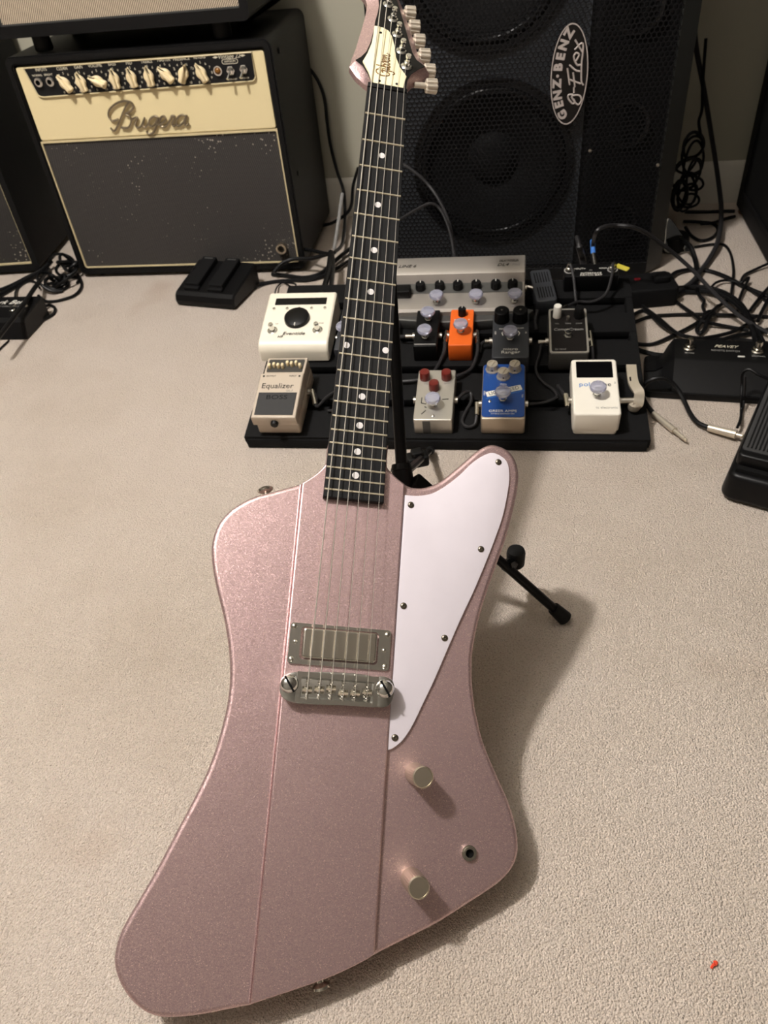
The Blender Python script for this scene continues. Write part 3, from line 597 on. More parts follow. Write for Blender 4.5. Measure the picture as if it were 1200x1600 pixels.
for (cx, cz, za, zb) in ((-.034, .232, .028, .402), (-.050, .572, .402, .816)):
    lx = cx - SX; cz2 = cz
    pb_ = MB(T(0, ybf, 0) @ FRONT); pb_.ring(rect_pts(plan[0][0] + .010, plan[1][0], za, zb, lx, cz), circ(.143, 64, lx, cz), -.012, 0)
    pb_.build('baffle', M['baffle'], sc)
    Ms = T(lx, ybf, cz) @ FRONT
    rg = MB(Ms); rg.ring(circ(.152, 64), circ(.138, 64), 0, .003); rg.ring(circ(.152, 64), circ(.148, 64), .003, .0055)
    so = MB(Ms); so.tube([(.130 * math.cos(2 * math.pi * k / 64), .130 * math.sin(2 * math.pi * k / 64), -.002) for k in range(64)], .0085, 10, True)
    co = MB(Ms); co.lathe([(.0002, -.050), (.140, -.050), (.140, -.006), (.1235, -.004), (.050, -.040), (.046, -.038), (.040, -.030), (.025, -.024), (.0002, -.022)], 48)
    o = rg.build('speaker_frame', M['surround'], sc); so.build('surround', M['surround'], o); co.build('cone', M['cone'], o)
rbm = MB(); rbm.prism([plan[1], plan[2], (plan[2][0], plan[2][1] + .006), (plan[1][0], plan[1][1] + .006)], .028, .816, 0)
rbm.m = T(0, .014, 0); rbm.v = [(x, y + .016, z) for x, y, z in rbm.v]; rbm.build('port_baffle', M['tolex_dark'], sc)
for (cx, cz, r_) in ((.2085, .2915, .040), (.2085, .108, .040), (.2045, .478, .044), (.2045, .675, .044)):
    lx = cx - SX; t_ = (cx - .13) / (.279 - .13); yy = 1.543 + t_ * .017 + .0155 - SY
    po = MB(T(lx, yy, cz) @ FRONT @ RY(-6.5)); po.ring(circ(r_, 32), circ(r_ - .006, 32), -.004, .006)
    o = po.build('port_ring', M['surround'], sc)
    MB(T(lx, yy, cz) @ FRONT @ RY(-6.5)).prism(circ(r_ - .006, 32), -.004, .0012).build('port_hole', M['hole'], o)
def hexmesh(a, b, z0, z1, p=.0088, wall=.0017):
    a, b = Vector(a), Vector(b); L = (b - a).length; u = (b - a) / L; nrm = Vector((u.y, -u.x))
    g = MB(); ro = p / math.sqrt(3); ri = ro - wall / 1.5
    vs = []; fs = []; row = 0; z = z0
    while z < z1:
        x = p / 2 + (p / 2 if row % 2 else 0)
        while x < L - p / 2:
            o = len(vs)
            for dn, rq in ((0, ro), (0, ri), (-.0012, ri)):
                for k in range(6):
                    an = R(30 + 60 * k); q = a + u * (x + rq * math.cos(an)) + nrm * dn
                    vs.append((q.x, q.y, z + rq * math.sin(an)))
            for k in range(6):
                j = (k + 1) % 6
                fs.append((o + k, o + j, o + 6 + j, o + 6 + k)); fs.append((o + 6 + k, o + 6 + j, o + 12 + j, o + 12 + k))
            x += p
        z += p * .866; row += 1
    g.v = vs; g.f = fs
    return g
g1 = hexmesh((plan[0][0] + .012, plan[0][1]), plan[1], .030, H2 - .026); g2 = hexmesh(plan[1], plan[2], .030, H2 - .026)
go_ = g1.build('mesh_grille', M['mesh'], sc, 20); go_['kind'] = 'stuff'
go_ = g2.build('mesh_grille', M['mesh'], sc, 20); go_['kind'] = 'stuff'
sm4 = MB(FRONT).lathe([(.0034, 0), (.003, .0012), (.0001, .002)], 12).mesh('grille_screw', M['steel'])
for (x, z) in ((.145, .255), (.145, .06), (.272, .22), (.274, .49), (.262, .60), (-.24, .40)):
    o = bpy.data.objects.new('grille_screw', sm4); C.objects.link(o); o.parent = sc
    o.location = (x - SX, (1.559 - SY if x < .2 and x > 0 else 1.557 - SY) - (.014 if x == .145 else 0), z)
# oval badge
BE = [[0.0982, 0.4641], [0.0969, 0.3037], [0.0673, 0.3838], [0.1305, 0.4001]]
bcx, bcz = (BE[0][0] + BE[1][0]) / 2 - SX, (BE[0][1] + BE[1][1]) / 2
bo_ = MB(T(bcx, -.0035, bcz) @ FRONT @ RZ(0)); brx, brz = (BE[3][0] - BE[2][0]) / 2 * 1.02, (BE[0][1] - BE[1][1]) / 2
bo_.prism(circ(brx, 48, ry=brz), 0, .003, .0006, 1); bdo = bo_.build('oval_badge', M['badge'], sc)
MB(T(bcx, -.0035, bcz) @ FRONT).ring(circ(brx * .985, 48, ry=brz * .99), circ(brx * .93, 48, ry=brz * .965), .003, .0036).build('badge_rim', M['badge_line'], bdo)
for s_ in [[[0.1065, 0.3539], [0.0987, 0.3531], [0.0992, 0.3469], [0.1063, 0.3391], [0.1101, 0.3414], [0.1042, 0.3503], [0.1106, 0.3524], [0.1186, 0.3508], [0.1218, 0.3432], [0.1171, 0.3367], [0.1115, 0.3401], [0.1084, 0.3464]], [[0.107, 0.3654], [0.1079, 0.3562]], [[0.0937, 0.3958], [0.0995, 0.3694]], [[0.1039, 0.3888], [0.1089, 0.3653]], [[0.0969, 0.3785], [0.1183, 0.3701]], [[0.0966, 0.4009], [0.1075, 0.3921], [0.1154, 0.3899]], [[0.1077, 0.4061], [0.1121, 0.4151], [0.1067, 0.4182], [0.1034, 0.4121], [0.1094, 0.4002], [0.1159, 0.3998]], [[0.1033, 0.4383], [0.1168, 0.4193]], [[0.1038, 0.4235], [0.117, 0.4318], [0.1175, 0.3985], [0.1192, 0.3749], [0.123, 0.3675]]]:
    MB().tube([(q[0] - SX, -.0068, q[1]) for q in cat([tuple(p) for p in s_], n=5)], .0016, 6).build('badge_lettering', M['badge_line'], bdo)
GBL = [('G', [0.091, 0.3218]), ('E', [0.0839, 0.3385]), ('N', [0.0802, 0.3541]), ('Z', [0.078, 0.3724]), ('•', [0.0777, 0.3844]), ('B', [0.0785, 0.3979]), ('E', [0.0816, 0.414]), ('N', [0.0855, 0.4315]), ('Z', [0.0931, 0.4484])]
for i, (ch, (x, z)) in enumerate(GBL):
    if ch == '•':
        MB(T(x - SX, -.0066, z) @ FRONT).prism(circ(.0025, 12), 0, .0004).build('badge_lettering', M['badge_line'], bdo); continue
    a = (122, 106, 97, 91, 90, 86, 80, 72, 58)[i]
    text(ch, .0195, M['badge_line'], bdo, T(x - SX, -.0066, z) @ FRONT @ RZ(a), 'badge_lettering', sx=1.05, ext=.0002, bold=.0011)

# ---------------------------------------------------------------- dark cabinet at the right edge
rc = thing('dark_cabinet', 'black cabinet standing at the right edge of the room beside the cable pile', 'cabinet', T(.70, 1.60, 0))
rb_ = MB(); rb_.prism(rrect(.365, .56, .006, 3, 0, .01), .012, 1.10, .004, 2); rb_.build('carcass', M['tolex_dark'], rc)
for x in (-.165, .165):
    for y in (-.25, .27):
        MB(T(x, y, 0)).lathe([(.012, 0), (.014, .003), (.014, .013)], 14).build('foot', M['wood_tan'], rc)
rr2 = MB(T(-.1835, 0, .56) @ RY(-90)); rr2.ring(rrect(1.02, .50, .01), rrect(1.00, .48, .008), 0, .003); rr2.build('edge_moulding', M['tolex_dark'], rc)

# ---------------------------------------------------------------- pedalboard (tilted, five slats)
BT = math.atan(.19)
B0 = Vector((0, .972, .0245))
def BM(x, s, yaw=0, h=0):
    return Matrix.Translation(B0) @ Matrix.Rotation(BT, 4, 'X') @ T(x, s, h) @ RZ(yaw)
pb = thing('pedalboard', 'black slatted pedalboard sloping up towards the speaker cabinet', 'pedalboard', T(-.10, .972, 0))
PBI = T(.10, -.972, 0)
def pbm(x, s, h=0): return PBI @ BM(x, s, 0, h)
x0, x1, BL = -.416, .216, .385
for s0, s1 in ((-.008, .052), (.076, .138), (.156, .216), (.238, .288), (.330, BL)):
    MB(pbm(0, 0)).prism([(x0, s0), (x1, s0), (x1, s1), (x0, s1)], -.014, 0, .0015, 2).build('slat', M['matte'], pb)
for xa in (x0, x1 - .012):
    MB(pbm(0, 0)).prism([(xa, -.006), (xa + .012, -.006), (xa + .012, BL - .002), (xa, BL - .002)], -.022, -.001, .0015, 1).build('side_rail', M['matte'], pb)
MB(T(.10, -.972, 0)).prism([(x0 + .004, .963), (x1 - .004, .963), (x1 - .004, .975), (x0 + .004, .975)], .001, .018, .002, 2).build('front_lip', M['matte'], pb)
MB(pbm(0, 0)).prism([(x0 + .010, .010), (x1 - .010, .010), (x1 - .010, BL - .008), (x0 + .010, BL - .008)], -.021, -.017, 0).build('gap_shade_plate', M['matte'], pb)  # black plate added under the slats so their gaps look fully shaded
for xa in (-.40, .19):
    MB(T(.10, -.972, 0)).prism(rrect(.016, .022, .003, 2, xa + .004, 1.325), 0, .078, .002, 1).build('rear_leg', M['rubber'], pb)

def knob(parent, name, m, x, y, z, r, h, flute=0, pointer=None):
    n = 36; k_ = MB(T(x, y, z))
    k_.loft([[((r_ * (1 + (flute if k % 4 < 2 else -flute) * (j in (1, 2)))) * math.cos(2 * math.pi * k / n), (r_ * (1 + (flute if k % 4 < 2 else -flute) * (j in (1, 2)))) * math.sin(2 * math.pi * k / n), zz) for k in range(n)] for j, (r_, zz) in enumerate(((r, 0), (r, .0008), (r * .94, h - .001), (r * .85, h), (.0002, h - .0003)))])
    o = k_.build(name, m, parent, 35)
    if pointer: MB(T(x, y, z)).box(-.0006, .0006, r * .2, r * .85, h - .0006, h + .0003).build('pointer', pointer, o)
    return o
def switch(parent, x, y, z, cap=True, r=.0062):
    s = MB(T(x, y, z)); s.prism(circ(r * 1.05, 6), 0, .003, .0004, 1); s.lathe([(r * .72, .003), (r * .72, .0085), (r * .60, .0095), (.0002, .0098)], 18)
    o = s.build('footswitch', M['chrome'], parent)
    if cap:
        MB(T(x, y, z + .0085)).lathe([(.0064, 0), (.0090, .0025), (.0120, .0060), (.0125, .0085), (.0110, .0114), (.0064, .0127), (.0002, .0125)], 26).build('switch_topper', M['topper'], o)
    return o
def led(parent, x, y, z): MB(T(x, y, z)).lathe([(.0024, 0), (.0024, .001), (.0016, .0014), (.0014, .003), (.0002, .0034)], 12).build('indicator', M['steel'], parent)
def jackend(parent, x, y, z, side):
    MB().cyl((x, y, z), (x + side * .005, y, z), .0062, n=12).build('side_jack', M['steel'], parent)
def lay(s, size, m, p, x, y, z, name='lettering', rz=0, **k): return text(s, size, m, p, T(x, y, z) @ RZ(rz), name, **k)

# white multi-effects pedal, rear left
p = thing('effects_pedal', 'large white effects pedal with wide dark screen and big black dial', 'pedal', BM(-.3615, .167), 'pedals on the board')
prof = [(0, 0), (0, .022), (.012, .037), (.125, .050), (.130, .046), (.130, 0)]
b = MB(Matrix(((0, 0, 1, 0), (1, 0, 0, 0), (0, 1, 0, 0), (0, 0, 0, 1)))); pf = [tuple(q) for q in [(0, .004), (0, .0215), (.0012, .0270), (.0045, .0325), (.0095, .0365), (.016, .0385), (.124, .0500), (.128, .0492), (.130, .0465), (.130, .004)]]
b.loft([[(y, z, x) for y, z in inset(pf[::-1], .002)] for x in (-.0615,)] + [[(y, z, x) for y, z in pf[::-1]] for x in (-.0590, .0590)] + [[(y, z, x) for y, z in inset(pf[::-1], .002)] for x in (.0615,)])
b.build('enclosure', M['white_pedal'], p, 35)
MB().prism(rrect(.112, .122, .004, 2, 0, .066), 0, .005, 0).build('base_plate', M['matte'], p)
PL = T(0, .016, .0387) @ RX(math.degrees(math.atan2(.0115, .108)))
def pl(x, y, h=0): return PL @ T(x, y, h)
MB(pl(0, .090)).prism(rrect(.093, .016, .001, 2), -.001, .0006, 0).build('screen', M['screen'], p)
for x in (-.046, -.022, 0, .022, .046):
    MB(pl(x, .072)).lathe([(.0028, 0), (.0026, .002), (.0002, .0026)], 14).build('button', M['chrome'], p)
MB(pl(0, .0470)).lathe([(.0225, 0), (.0225, .003), (.0218, .0065), (.0195, .0080), (.0002, .0083)], 40).build('main_dial', M['black'], p)
MB(pl(0, .0280, .0050)).box(-.0008, .0008, -.0030, .0030, .001, .0035).build('dial_mark', M['print_white'], p)
for x in (-.040, .040):
    s = MB(pl(x, .0205)); s.lathe([(.0088, 0), (.0088, .001), (.0060, .002)], 20); s.lathe([(.0046, .002), (.0046, .008), (.0040, .012), (.0046, .014), (.0036, .0165), (.0002, .017)], 18); s.build('footswitch', M['chrome'], p)
text('Eventide', .0105, M['print_black'], p, pl(-.001, .0125, .0005), shear=.2, sx=1.1)
text('H9', .0075, M['print_black'], p, pl(-.024, .0055, .0005), shear=.2)
for x, s_ in ((-.035, 'TAP'), (.043, 'ACTIVE')): text(s_, .0032, M['print_grey'], p, pl(x, .036, .0004))

# beige compact equaliser pedal, front left
p = thing('compact_pedal', 'beige compact equalizer pedal with black rubber treadle', 'pedal', BM(-.3565, .0), 'pedals on the board')
b = MB(); b.prism(rrect(.070, .124, .003, 3, 0, .062), 0, .026, .002, 2); b.prism(rrect(.068, .044, .002, 2, 0, .101), .026, .050, .002, 2, rb=0); b.build('base', M['beige_pedal'], p)
t_ = MB(T(0, -.002, .0265) @ RX(7)); t_.prism([(-.036, -.006), (.036, -.006), (.036, .0835), (-.036, .0835)], 0, .021, .0025, 3); to = t_.build('treadle', M['beige_pedal'], p)
TP = T(0, -.002, .0265) @ RX(7)
MB(TP).prism([(-.031, -.001), (.031, -.001), (.031, .043), (-.031, .043)], .0205, .0222, .0004, 1, rb=0).build('rubber_pad', M['pad'], to)
text('BOSS', .012, M['matte'], to, TP @ T(0, .033, .0222), sx=1.3)
text('Equalizer', .0145, M['print_black'], to, TP @ T(-.003, .0565, .0212), sx=1.0)
text('GE-7', .0055, M['print_grey'], to, TP @ T(.018, .0470, .0212))
text('OUTPUT', .0042, M['print_black'], to, TP @ T(-.017, .077, .0212)); text('INPUT', .0042, M['print_black'], to, TP @ T(.019, .077, .0212))
for x in (-.029, .030): MB(TP @ T(x, .077, .021)).prism(circ(.0018, 10), 0, .0003).build('dot_mark', M['print_black'], to)
MB(T(0, -.0065, .034) @ RX(97)).lathe([(.0062, -.004), (.0062, .006), (.0055, .008), (.0002, .0082)], 18).build('thumb_screw', M['black'], p)
MB().prism(rrect(.060, .030, .002, 2, 0, .103), .0495, .0508, 0).build('slider_plate', M['dark_olive'], p)
for k in range(8):
    x = -.0255 + k * .0073; dy = (.006, .004, .006, .006, .000, .002, .000, .006)[k]
    MB().prism(rrect(.0044, .0065, .0015, 2, x, .104 - dy), .0505, .0590, .001, 2).build('slider', M['ivory'], p)
jackend(p, -.035, .075, .018, -1); jackend(p, .035, .075, .018, 1)

# wide grey delay pedal at the back
p = thing('delay_pedal', 'wide silver grey delay pedal at the back of the board', 'pedal', BM(-.089, .262), 'pedals on the board')
b = MB(Matrix(((0, 0, 1, 0), (1, 0, 0, 0), (0, 1, 0, 0), (0, 0, 0, 1)))); pf = [(0, .003), (0, .028), (.004, .032), (.034, .036), (.042, .034), (.066, .038), (.074, .052), (.080, .0545), (.112, .058), (.118, .056), (.118, .003)]
b.loft([[(y, z, x) for y, z in inset(pf[::-1], .0015)] for x in (-.1185,)] + [[(y, z, x) for y, z in pf[::-1]] for x in (-.117, .117)] + [[(y, z, x) for y, z in inset(pf[::-1], .0015)] for x in (.1185,)])
b.build('enclosure', M['grey_pedal'], p, 25)
MB().prism([tuple(q) for q in cat([(-.115, -.004), (-.06, -.014), (0, -.018), (.06, -.014), (.115, -.004), (.115, .02), (-.115, .02)], True, 3)], 0, .020, .003, 2).build('front_skirt', M['grey_dark'], p)
MB(T(0, .042, .0347) @ RX(9.5)).prism(rrect(.228, .022, .003, 2, 0, .0125), -.001, .0008, 0).build('knob_strip', M['grey_dark'], p)
for x in (-.064, -.030, .002, .034, .068, .097):
    knob(p, 'control_knob', M['black'], x, .054, .037, .0088, .012, .04, M['print_white'])
for x in (-.033, .035, .101): switch(p, x, .018, .0338)
text('DELAY MODELER', .0070, M['print_black'], p, T(.090, .101, .0574) @ RX(6), sx=.62)
text('DL4', .0095, M['print_black'], p, T(.079, .091, .0563) @ RX(6), shear=.3, sx=1.2); text('MkII', .0075, M['print_grey'], p, T(.102, .0912, .0563) @ RX(6), shear=.2)
text('LINE 6', .0095, M['print_black'], p, T(-.090, .093, .0565) @ RX(6), shear=.3, sx=1.2)
jackend(p, .117, .070, .022, 1)
MB().prism(rrect(.040, .022, .002, 2, -.100, .040), .034, .050, .002, 2).build('plug_block', M['black'], p)

# tall narrow black pedal hidden behind the neck
p = thing('mini_pedal', 'narrow black mini pedal half hidden behind the guitar neck beside the white pedal', 'pedal', BM(-.269, .160), 'pedals on the board')
MB().prism(rrect(.038, .093, .003, 3, 0, .0465), 0, .034, .002, 2).build('enclosure', M['charcoal'], p)
switch(p, -.006, .040, .034); knob(p, 'control_knob', M['black'], 0, .078, .034, .008, .012); jackend(p, -.019, .05, .016, -1)

# black mini pedal with two toppers
p = thing('mini_pedal', 'black mini pedal with two lavender switch toppers beside the orange pedal', 'pedal', BM(-.1345, .168), 'pedals on the board')
MB().prism(rrect(.040, .094, .002, 2, 0, .047), 0, .033, .002, 2).build('enclosure', M['black'], p)
MB().prism(rrect(.036, .002, .0005, 1, 0, .0045), .033, .0334, 0).build('edge_strip', M['print_grey'], p)
switch(p, -.001, .022, .033); switch(p, .001, .068, .033); MB().box(-.004, .000, .038, .052, .0331, .0334).build('printed_mark', M['print_grey'], p)
jackend(p, -.020, .045, .016, -1); jackend(p, .020, .045, .016, 1)

# orange mini pedal
p = thing('mini_pedal', 'bright orange mini pedal with one black knob', 'pedal', BM(-.0760, .168), 'pedals on the board')
MB().prism(rrect(.0395, .093, .003, 3, 0, .0465), 0, .034, .002, 2).build('enclosure', M['orange'], p)
knob(p, 'control_knob', M['black'], 0, .078, .034, .0068, .014, .05, M['print_white']); switch(p, 0, .034, .034)
for x in (-.012, .012): lay('*', .007, M['print_white'], p, x, .064, .0341)
jackend(p, -.020, .045, .016, -1); jackend(p, .020, .045, .016, 1)

# charcoal pedal with two tall knobs
p = thing('booster_pedal', 'charcoal pedal with two tall black knobs behind the blue pedal', 'pedal', BM(.0065, .138), 'pedals on the board')
MB().prism(rrect(.060, .112, .004, 3, 0, .056), 0, .033, .002, 2, taper=.0).build('enclosure', M['charcoal'], p)
for x in (-.0155, .0150):
    o = knob(p, 'control_knob', M['black'], x, .094, .033, .0128, .021); MB(T(x, .094, .054)).prism(circ(.0016, 10), 0, .0006).build('knob_screw', M['steel'], o)
switch(p, -.001, .046, .033)
text('micro', .0085, M['print_white'], p, T(0, .0205, .0332), sx=1.2); text('Ranger', .0090, M['print_white'], p, T(0, .0130, .0332), sx=1.2)
text('RNG', .004, M['print_white'], p, T(-.015, .071, .0332)); text('BOOST', .004, M['print_white'], p, T(.015, .072, .0332))
for x in (-.025, .025): text('OUT' if x < 0 else 'IN', .004, M['print_white'], p, T(x, .061, .0332) @ RZ(90))
for sx in (-1, 1):
    MB(T(sx * .0125, .060, .033)).tube([(sx * .0, -.006, .0003), (sx * .002, 0, .0003), (-sx * .0005, .004, .0003), (-sx * .004, .0045, .0003)], .0008, 6).build('printed_bracket', M['print_white'], p)
jackend(p, -.030, .060, .016, -1); jackend(p, .030, .060, .016, 1)

# black pedal with silver border and white knob
p = thing('compressor_pedal', 'black pedal with pale silver border and one tall white knob', 'pedal', BM(.0995, .144), 'pedals on the board')
MB().prism(rrect(.0625, .112, .004, 3, 0, .056), 0, .035, .002, 2).build('enclosure', M['dark_olive'], p)
MB().ring(rrect(.0615, .110, .004, 3, 0, .056), rrect(.0555, .104, .0035, 3, 0, .056), .0335, .0362).build('silver_border', M['silver_pedal'], p)
MB().prism(rrect(.0558, .1042, .0035, 3, 0, .056), .034, .0356, 0).build('face', M['badge'], p)
knob(p, 'white_knob', M['print_white'], -.0175, .092, .0355, .0068, .022); knob(p, 'black_knob', M['black'], .0175, .090, .0355, .0078, .020)
switch(p, -.001, .042, .0355, False, .0072); led(p, -.001, .056, .0355); knob(p, 'toggle', M['steel'], 0, .084, .0355, .003, .006)
text('Comp Cream', .0085, M['print_grey'], p, T(0, .0585, .0357), shear=.2)
text('by hand', .0055, M['print_grey'], p, T(-.014, .0105, .0357), shear=.2)
for x in (-.0175, .0, .0175): text(('VOL', 'TONE', 'COMP')[int(x / .0175) + 1], .0036, M['print_grey'], p, T(x, .073, .0357))
jackend(p, -.031, .050, .018, -1); jackend(p, .031, .050, .018, 1)

# brushed silver pedal with three red knobs
p = thing('overdrive_pedal', 'bare silver pedal with three dark red knobs', 'pedal', BM(-.1095, .001), 'pedals on the board')
MB().prism(rrect(.0600, .1115, .003, 3, 0, .0557), 0, .031, .0015, 2).build('enclosure', M['silver_pedal'], p)
for x, y in ((-.0185, .0920), (.0160, .0920), (-.0020, .0680)): knob(p, 'red_knob', M['red_knob'], x, y, .031, .0084, .0145, .02)
switch(p, -.001, .030, .031); led(p, 0, .0085, .031)
for a_, b_ in (((-.020, .048), (-.020, .036)), ((-.020, .036), (-.012, .034)), ((-.008, .047), (-.002, .051)), ((-.012, .020), (-.018, .012)), ((.012, .044), (.022, .045)), ((-.014, .028), (-.011, .026))):
    MB().tube([(*a_, .0312), (*b_, .0312)], .0007, 6).build('ink_line', M['print_black'], p)
text('VOL', .0036, M['print_grey'], p, T(-.016, .079, .0311)); text('GAIN', .0036, M['print_grey'], p, T(.017, .080, .0311))
MB().box(-.016, -.004, -.0004, .0002, .002, .028).build('worn_patch', M['grey_dark'], p)
jackend(p, -.030, .058, .015, -1); jackend(p, .030, .058, .015, 1)

# blue pedal
p = thing('overdrive_pedal', 'blue pedal with three silver knobs and slanted white name strip', 'pedal', BM(-.0030, .001), 'pedals on the board')
MB().prism(rrect(.0665, .1210, .004, 3, 0, .0605), 0, .0335, .003, 3).build('enclosure', M['bare'], p)
MB().prism(rrect(.0645, .1165, .006, 4, 0, .0620), .0325, .0347, .0005, 1, rb=0).build('face_plate', M['blue'], p)
for x, y in ((-.0185, .1070), (.0165, .1070), (-.0010, .0905)):
    k = MB(T(x, y, .0345)); k.lathe([(.0108, 0), (.0108, .002), (.0092, .004), (.0088, .0105), (.0082, .012)], 10); k.ring(circ(.0084, 20), circ(.0062, 20), .0118, .0135)
    o = k.build('silver_knob', M['knob_metal'], p, 20); MB(T(x, y, .0345) @ RZ(-25)).box(-.0014, .0014, -.0080, .0080, .0115, .0137).build('pointer_bar', M['knob_metal'], o)
    MB(T(x, y, .0345)).cyl((0, -.0088, .006), (0, -.0094, .006), .0011, n=8).build('set_screw', M['hole'], o)
MB(T(.0005, .0590, .0347) @ RZ(17)).prism(rrect(.0560, .0110, .0008, 2), 0, .0004, 0).build('name_strip', M['print_white'], p)
text('LIGHTSPEED', .0098, M['print_black'], p, T(.0005, .0590, .0352) @ RZ(17), sx=.90)
for dy in (-.0085,): MB(T(.001, .0590, .0347) @ RZ(17)).box(-.031, .031, dy, dy + .0012, 0, .0004).build('printed_rule', M['print_blue'], p)
switch(p, -.001, .040, .0347, True); led(p, -.0205, .036, .0347)
text('GREER AMPS', .0068, M['print_white'], p, T(-.0005, .0155, .0349), sx=1.1); text('ATHENS GEORGIA USA', .0034, M['print_white'], p, T(-.0005, .0098, .0349))
text('DRIVE', .0036, M['print_white'], p, T(-.029, .054, .0349) @ RZ(90)); text('FREQ', .0042, M['print_white'], p, T(-.0005, .0735, .0349)); text('VOL', .0036, M['print_white'], p, T(.029, .048, .0349) @ RZ(90))
jackend(p, -.033, .048, .017, -1); jackend(p, .033, .048, .017, 1)

# white tuner
p = thing('tuner_pedal', 'white tuner pedal with black rectangular display', 'pedal', BM(.1345, .001), 'pedals on the board')
MB().prism(rrect(.0640, .1180, .005, 3, 0, .0595), 0, .008, .002, 2).build('base', M['tuner_white'], p)
MB().prism(rrect(.0685, .1205, .005, 3, 0, .0600), .007, .044, .003, 3).build('enclosure', M['tuner_white'], p)
MB().prism(rrect(.0545, .0360, .001, 2, 0, .0960), .0435, .0444, 0).build('display', M['screen'], p)
text('poly', .0120, M['print_blue'], p, T(-.0130, .0630, .0442), sx=1.12); text('tune', .0120, M['print_black'], p, T(.0120, .0630, .0442), sx=1.05); text('3', .0055, M['print_grey'], p, T(.0290, .0665, .0442))
switch(p, .0010, .0400, .044); text('tc electronic', .0062, M['print_grey'], p, T(.0140, .0140, .0442))
jackend(p, -.034, .052, .02, -1); jackend(p, .034, .052, .02, 1)

# black junction box and ribbed power brick at the back right
p = thing('junction_box', 'small black jack box with white printing at the rear corner of the board', 'junction box', BM(.1445, .3475))
MB().prism(rrect(.092, .036, .003, 2, 0, .018), 0, .032, .002, 2).build('enclosure', M['black'], p)
for i, s_ in enumerate(('INTERFACE', 'PATCH BAY')): text(s_, .0062, M['print_white'], p, T(-.001, .0085 - i * .0052, .0322), sx=1.15)
for x, s_ in ((-.020, 'OUT'), (.020, 'IN')): text('<' + s_ + '>', .0058, M['print_white'], p, T(x, .022, .0322), sx=1.1)
text('FX', .0045, M['print_grey'], p, T(-.001, .017, .0322))
for x in (-.038, .036):
    MB(T(x, .017, .032)).ring(circ(.0090, 20), circ(.0070, 20), 0, .0012).build('jack_ring', M['print_grey'], p)
    j = MB(T(x, .019, .032)); j.lathe([(.0062, 0), (.0062, .006), (.0045, .007), (.0045, .012), (.0002, .0122)], 14); j.build('jack_plug', M['nickel'], p)
p = thing('power_brick', 'small black ribbed power adapter lying beside the silver grey delay pedal', 'adapter', BM(.0675, .2850, 8))
MB().prism(rrect(.036, .090, .006, 3, 0, .045), 0, .030, .003, 2).build('case', M['charcoal'], p)
for k in range(6):
    MB().box(-.0125 + k * .0046, -.0107 + k * .0046, .052, .080, .0298, .0308).build('rib', M['matte'], p); MB().box(-.0125 + k * .0046, -.0107 + k * .0046, .010, .038, .0298, .0308).build('rib', M['matte'], p)

# right-angle plug of the input lead standing at the tuner
p = thing('angled_plug', 'silver right angle plug with flat bent handle beside the white tuner', 'plug', BM(.1690, .0535, 0, .020))
MB().cyl((.004, 0, 0), (.0250, 0, .001), .0050, n=16).build('sleeve', M['steel'], p)
pth = [(.026, -.006, -.006), (.030, -.006, .000), (.031, .000, .006), (.0305, .006, .012), (.025, .016, .015), (.0225, .030, .016), (.0225, .060, .017)]
pq = cat(pth, n=4); b = MB()
rings = []
for i, q in enumerate(pq):
    d = (pq[min(i + 1, len(pq) - 1)] - pq[max(i - 1, 0)]).normalized(); w = Vector((1, 0, .0)); w = (w - d * w.dot(d)).normalized(); u = d.cross(w)
    rings.append([tuple(q + w * a_ * .0075 + u * b_ * .0022) for a_, b_ in ((-1, -1), (1, -1), (1, 1), (-1, 1))])
b.loft(rings); bo2 = b.build('bent_handle', M['knob_metal'], p, 30)
MB(T(.0185, .028, .0185)).box(-.0008, .0012, -.004, .004, 0, .001).build('slot', M['hole'], bo2)
MB(T(.026, -.002, -.004)).lathe([(.0085, -.010), (.0098, -.006), (.0098, .002), (.007, .005)], 18).build('collar', M['knob_metal'], p)

# ---------------------------------------------------------------- floor switches
p = thing('two_pedal_footswitch', 'black footswitch with two rocker pedals in front of the combo amplifier', 'footswitch', T(-.638, 1.4525, 0) @ RZ(-11.5))
b = MB(Matrix(((0, 0, 1, 0), (1, 0, 0, 0), (0, 1, 0, 0), (0, 0, 0, 1)))); pf = [(0, .004), (-.002, .014), (.002, .025), (.010, .031), (.118, .052), (.122, .048), (.122, .003)]
b.loft([[(y, z, x) for y, z in inset(pf[::-1], .003)] for x in (-.072,)] + [[(y, z, x) for y, z in pf[::-1]] for x in (-.068, .068)] + [[(y, z, x) for y, z in inset(pf[::-1], .003)] for x in (.072,)])
b.build('housing', M['black'], p, 25)
for x in (-.035, .022):
    t_ = MB(T(x, .022, .0325) @ RX(11)); t_.prism(rrect(.034, .096, .003, 2, 0, .048), 0, .013, .002, 2); t_.prism(rrect(.036, .010, .002, 2, 0, -.003), -.002, .007, .002, 2)
    o = t_.build('rocker_pedal', M['matte'], p); MB(T(x, .022, .0325) @ RX(11)).box(-.010, .010, .087, .091, .0130, .0134).build('end_glint', M['grey_dark'], o)  # grey strip painted as the reflection on each glossy pedal end
p = thing('channel_footswitch', 'black box footswitch with white script lettering under the cables at the left edge', 'footswitch', T(-1.075, 1.326, 0))
b = MB(Matrix(((0, 0, 1, 0), (1, 0, 0, 0), (0, 1, 0, 0), (0, 0, 0, 1)))); pf = [(0, .002), (.012, .034), (.022, .040), (.105, .046), (.105, .002)]
b.loft([[(y, z, x) for y, z in inset(pf[::-1], .0015)] for x in (-.09,)] + [[(y, z, x) for y, z in pf[::-1]] for x in (-.088, .084)] + [[(y, z, x) for y, z in inset(pf[::-1], .0015)] for x in (.086,)])
b.build('housing', M['black'], p, 25)
ZT = T(0, .022, .0402) @ RX(4.1)
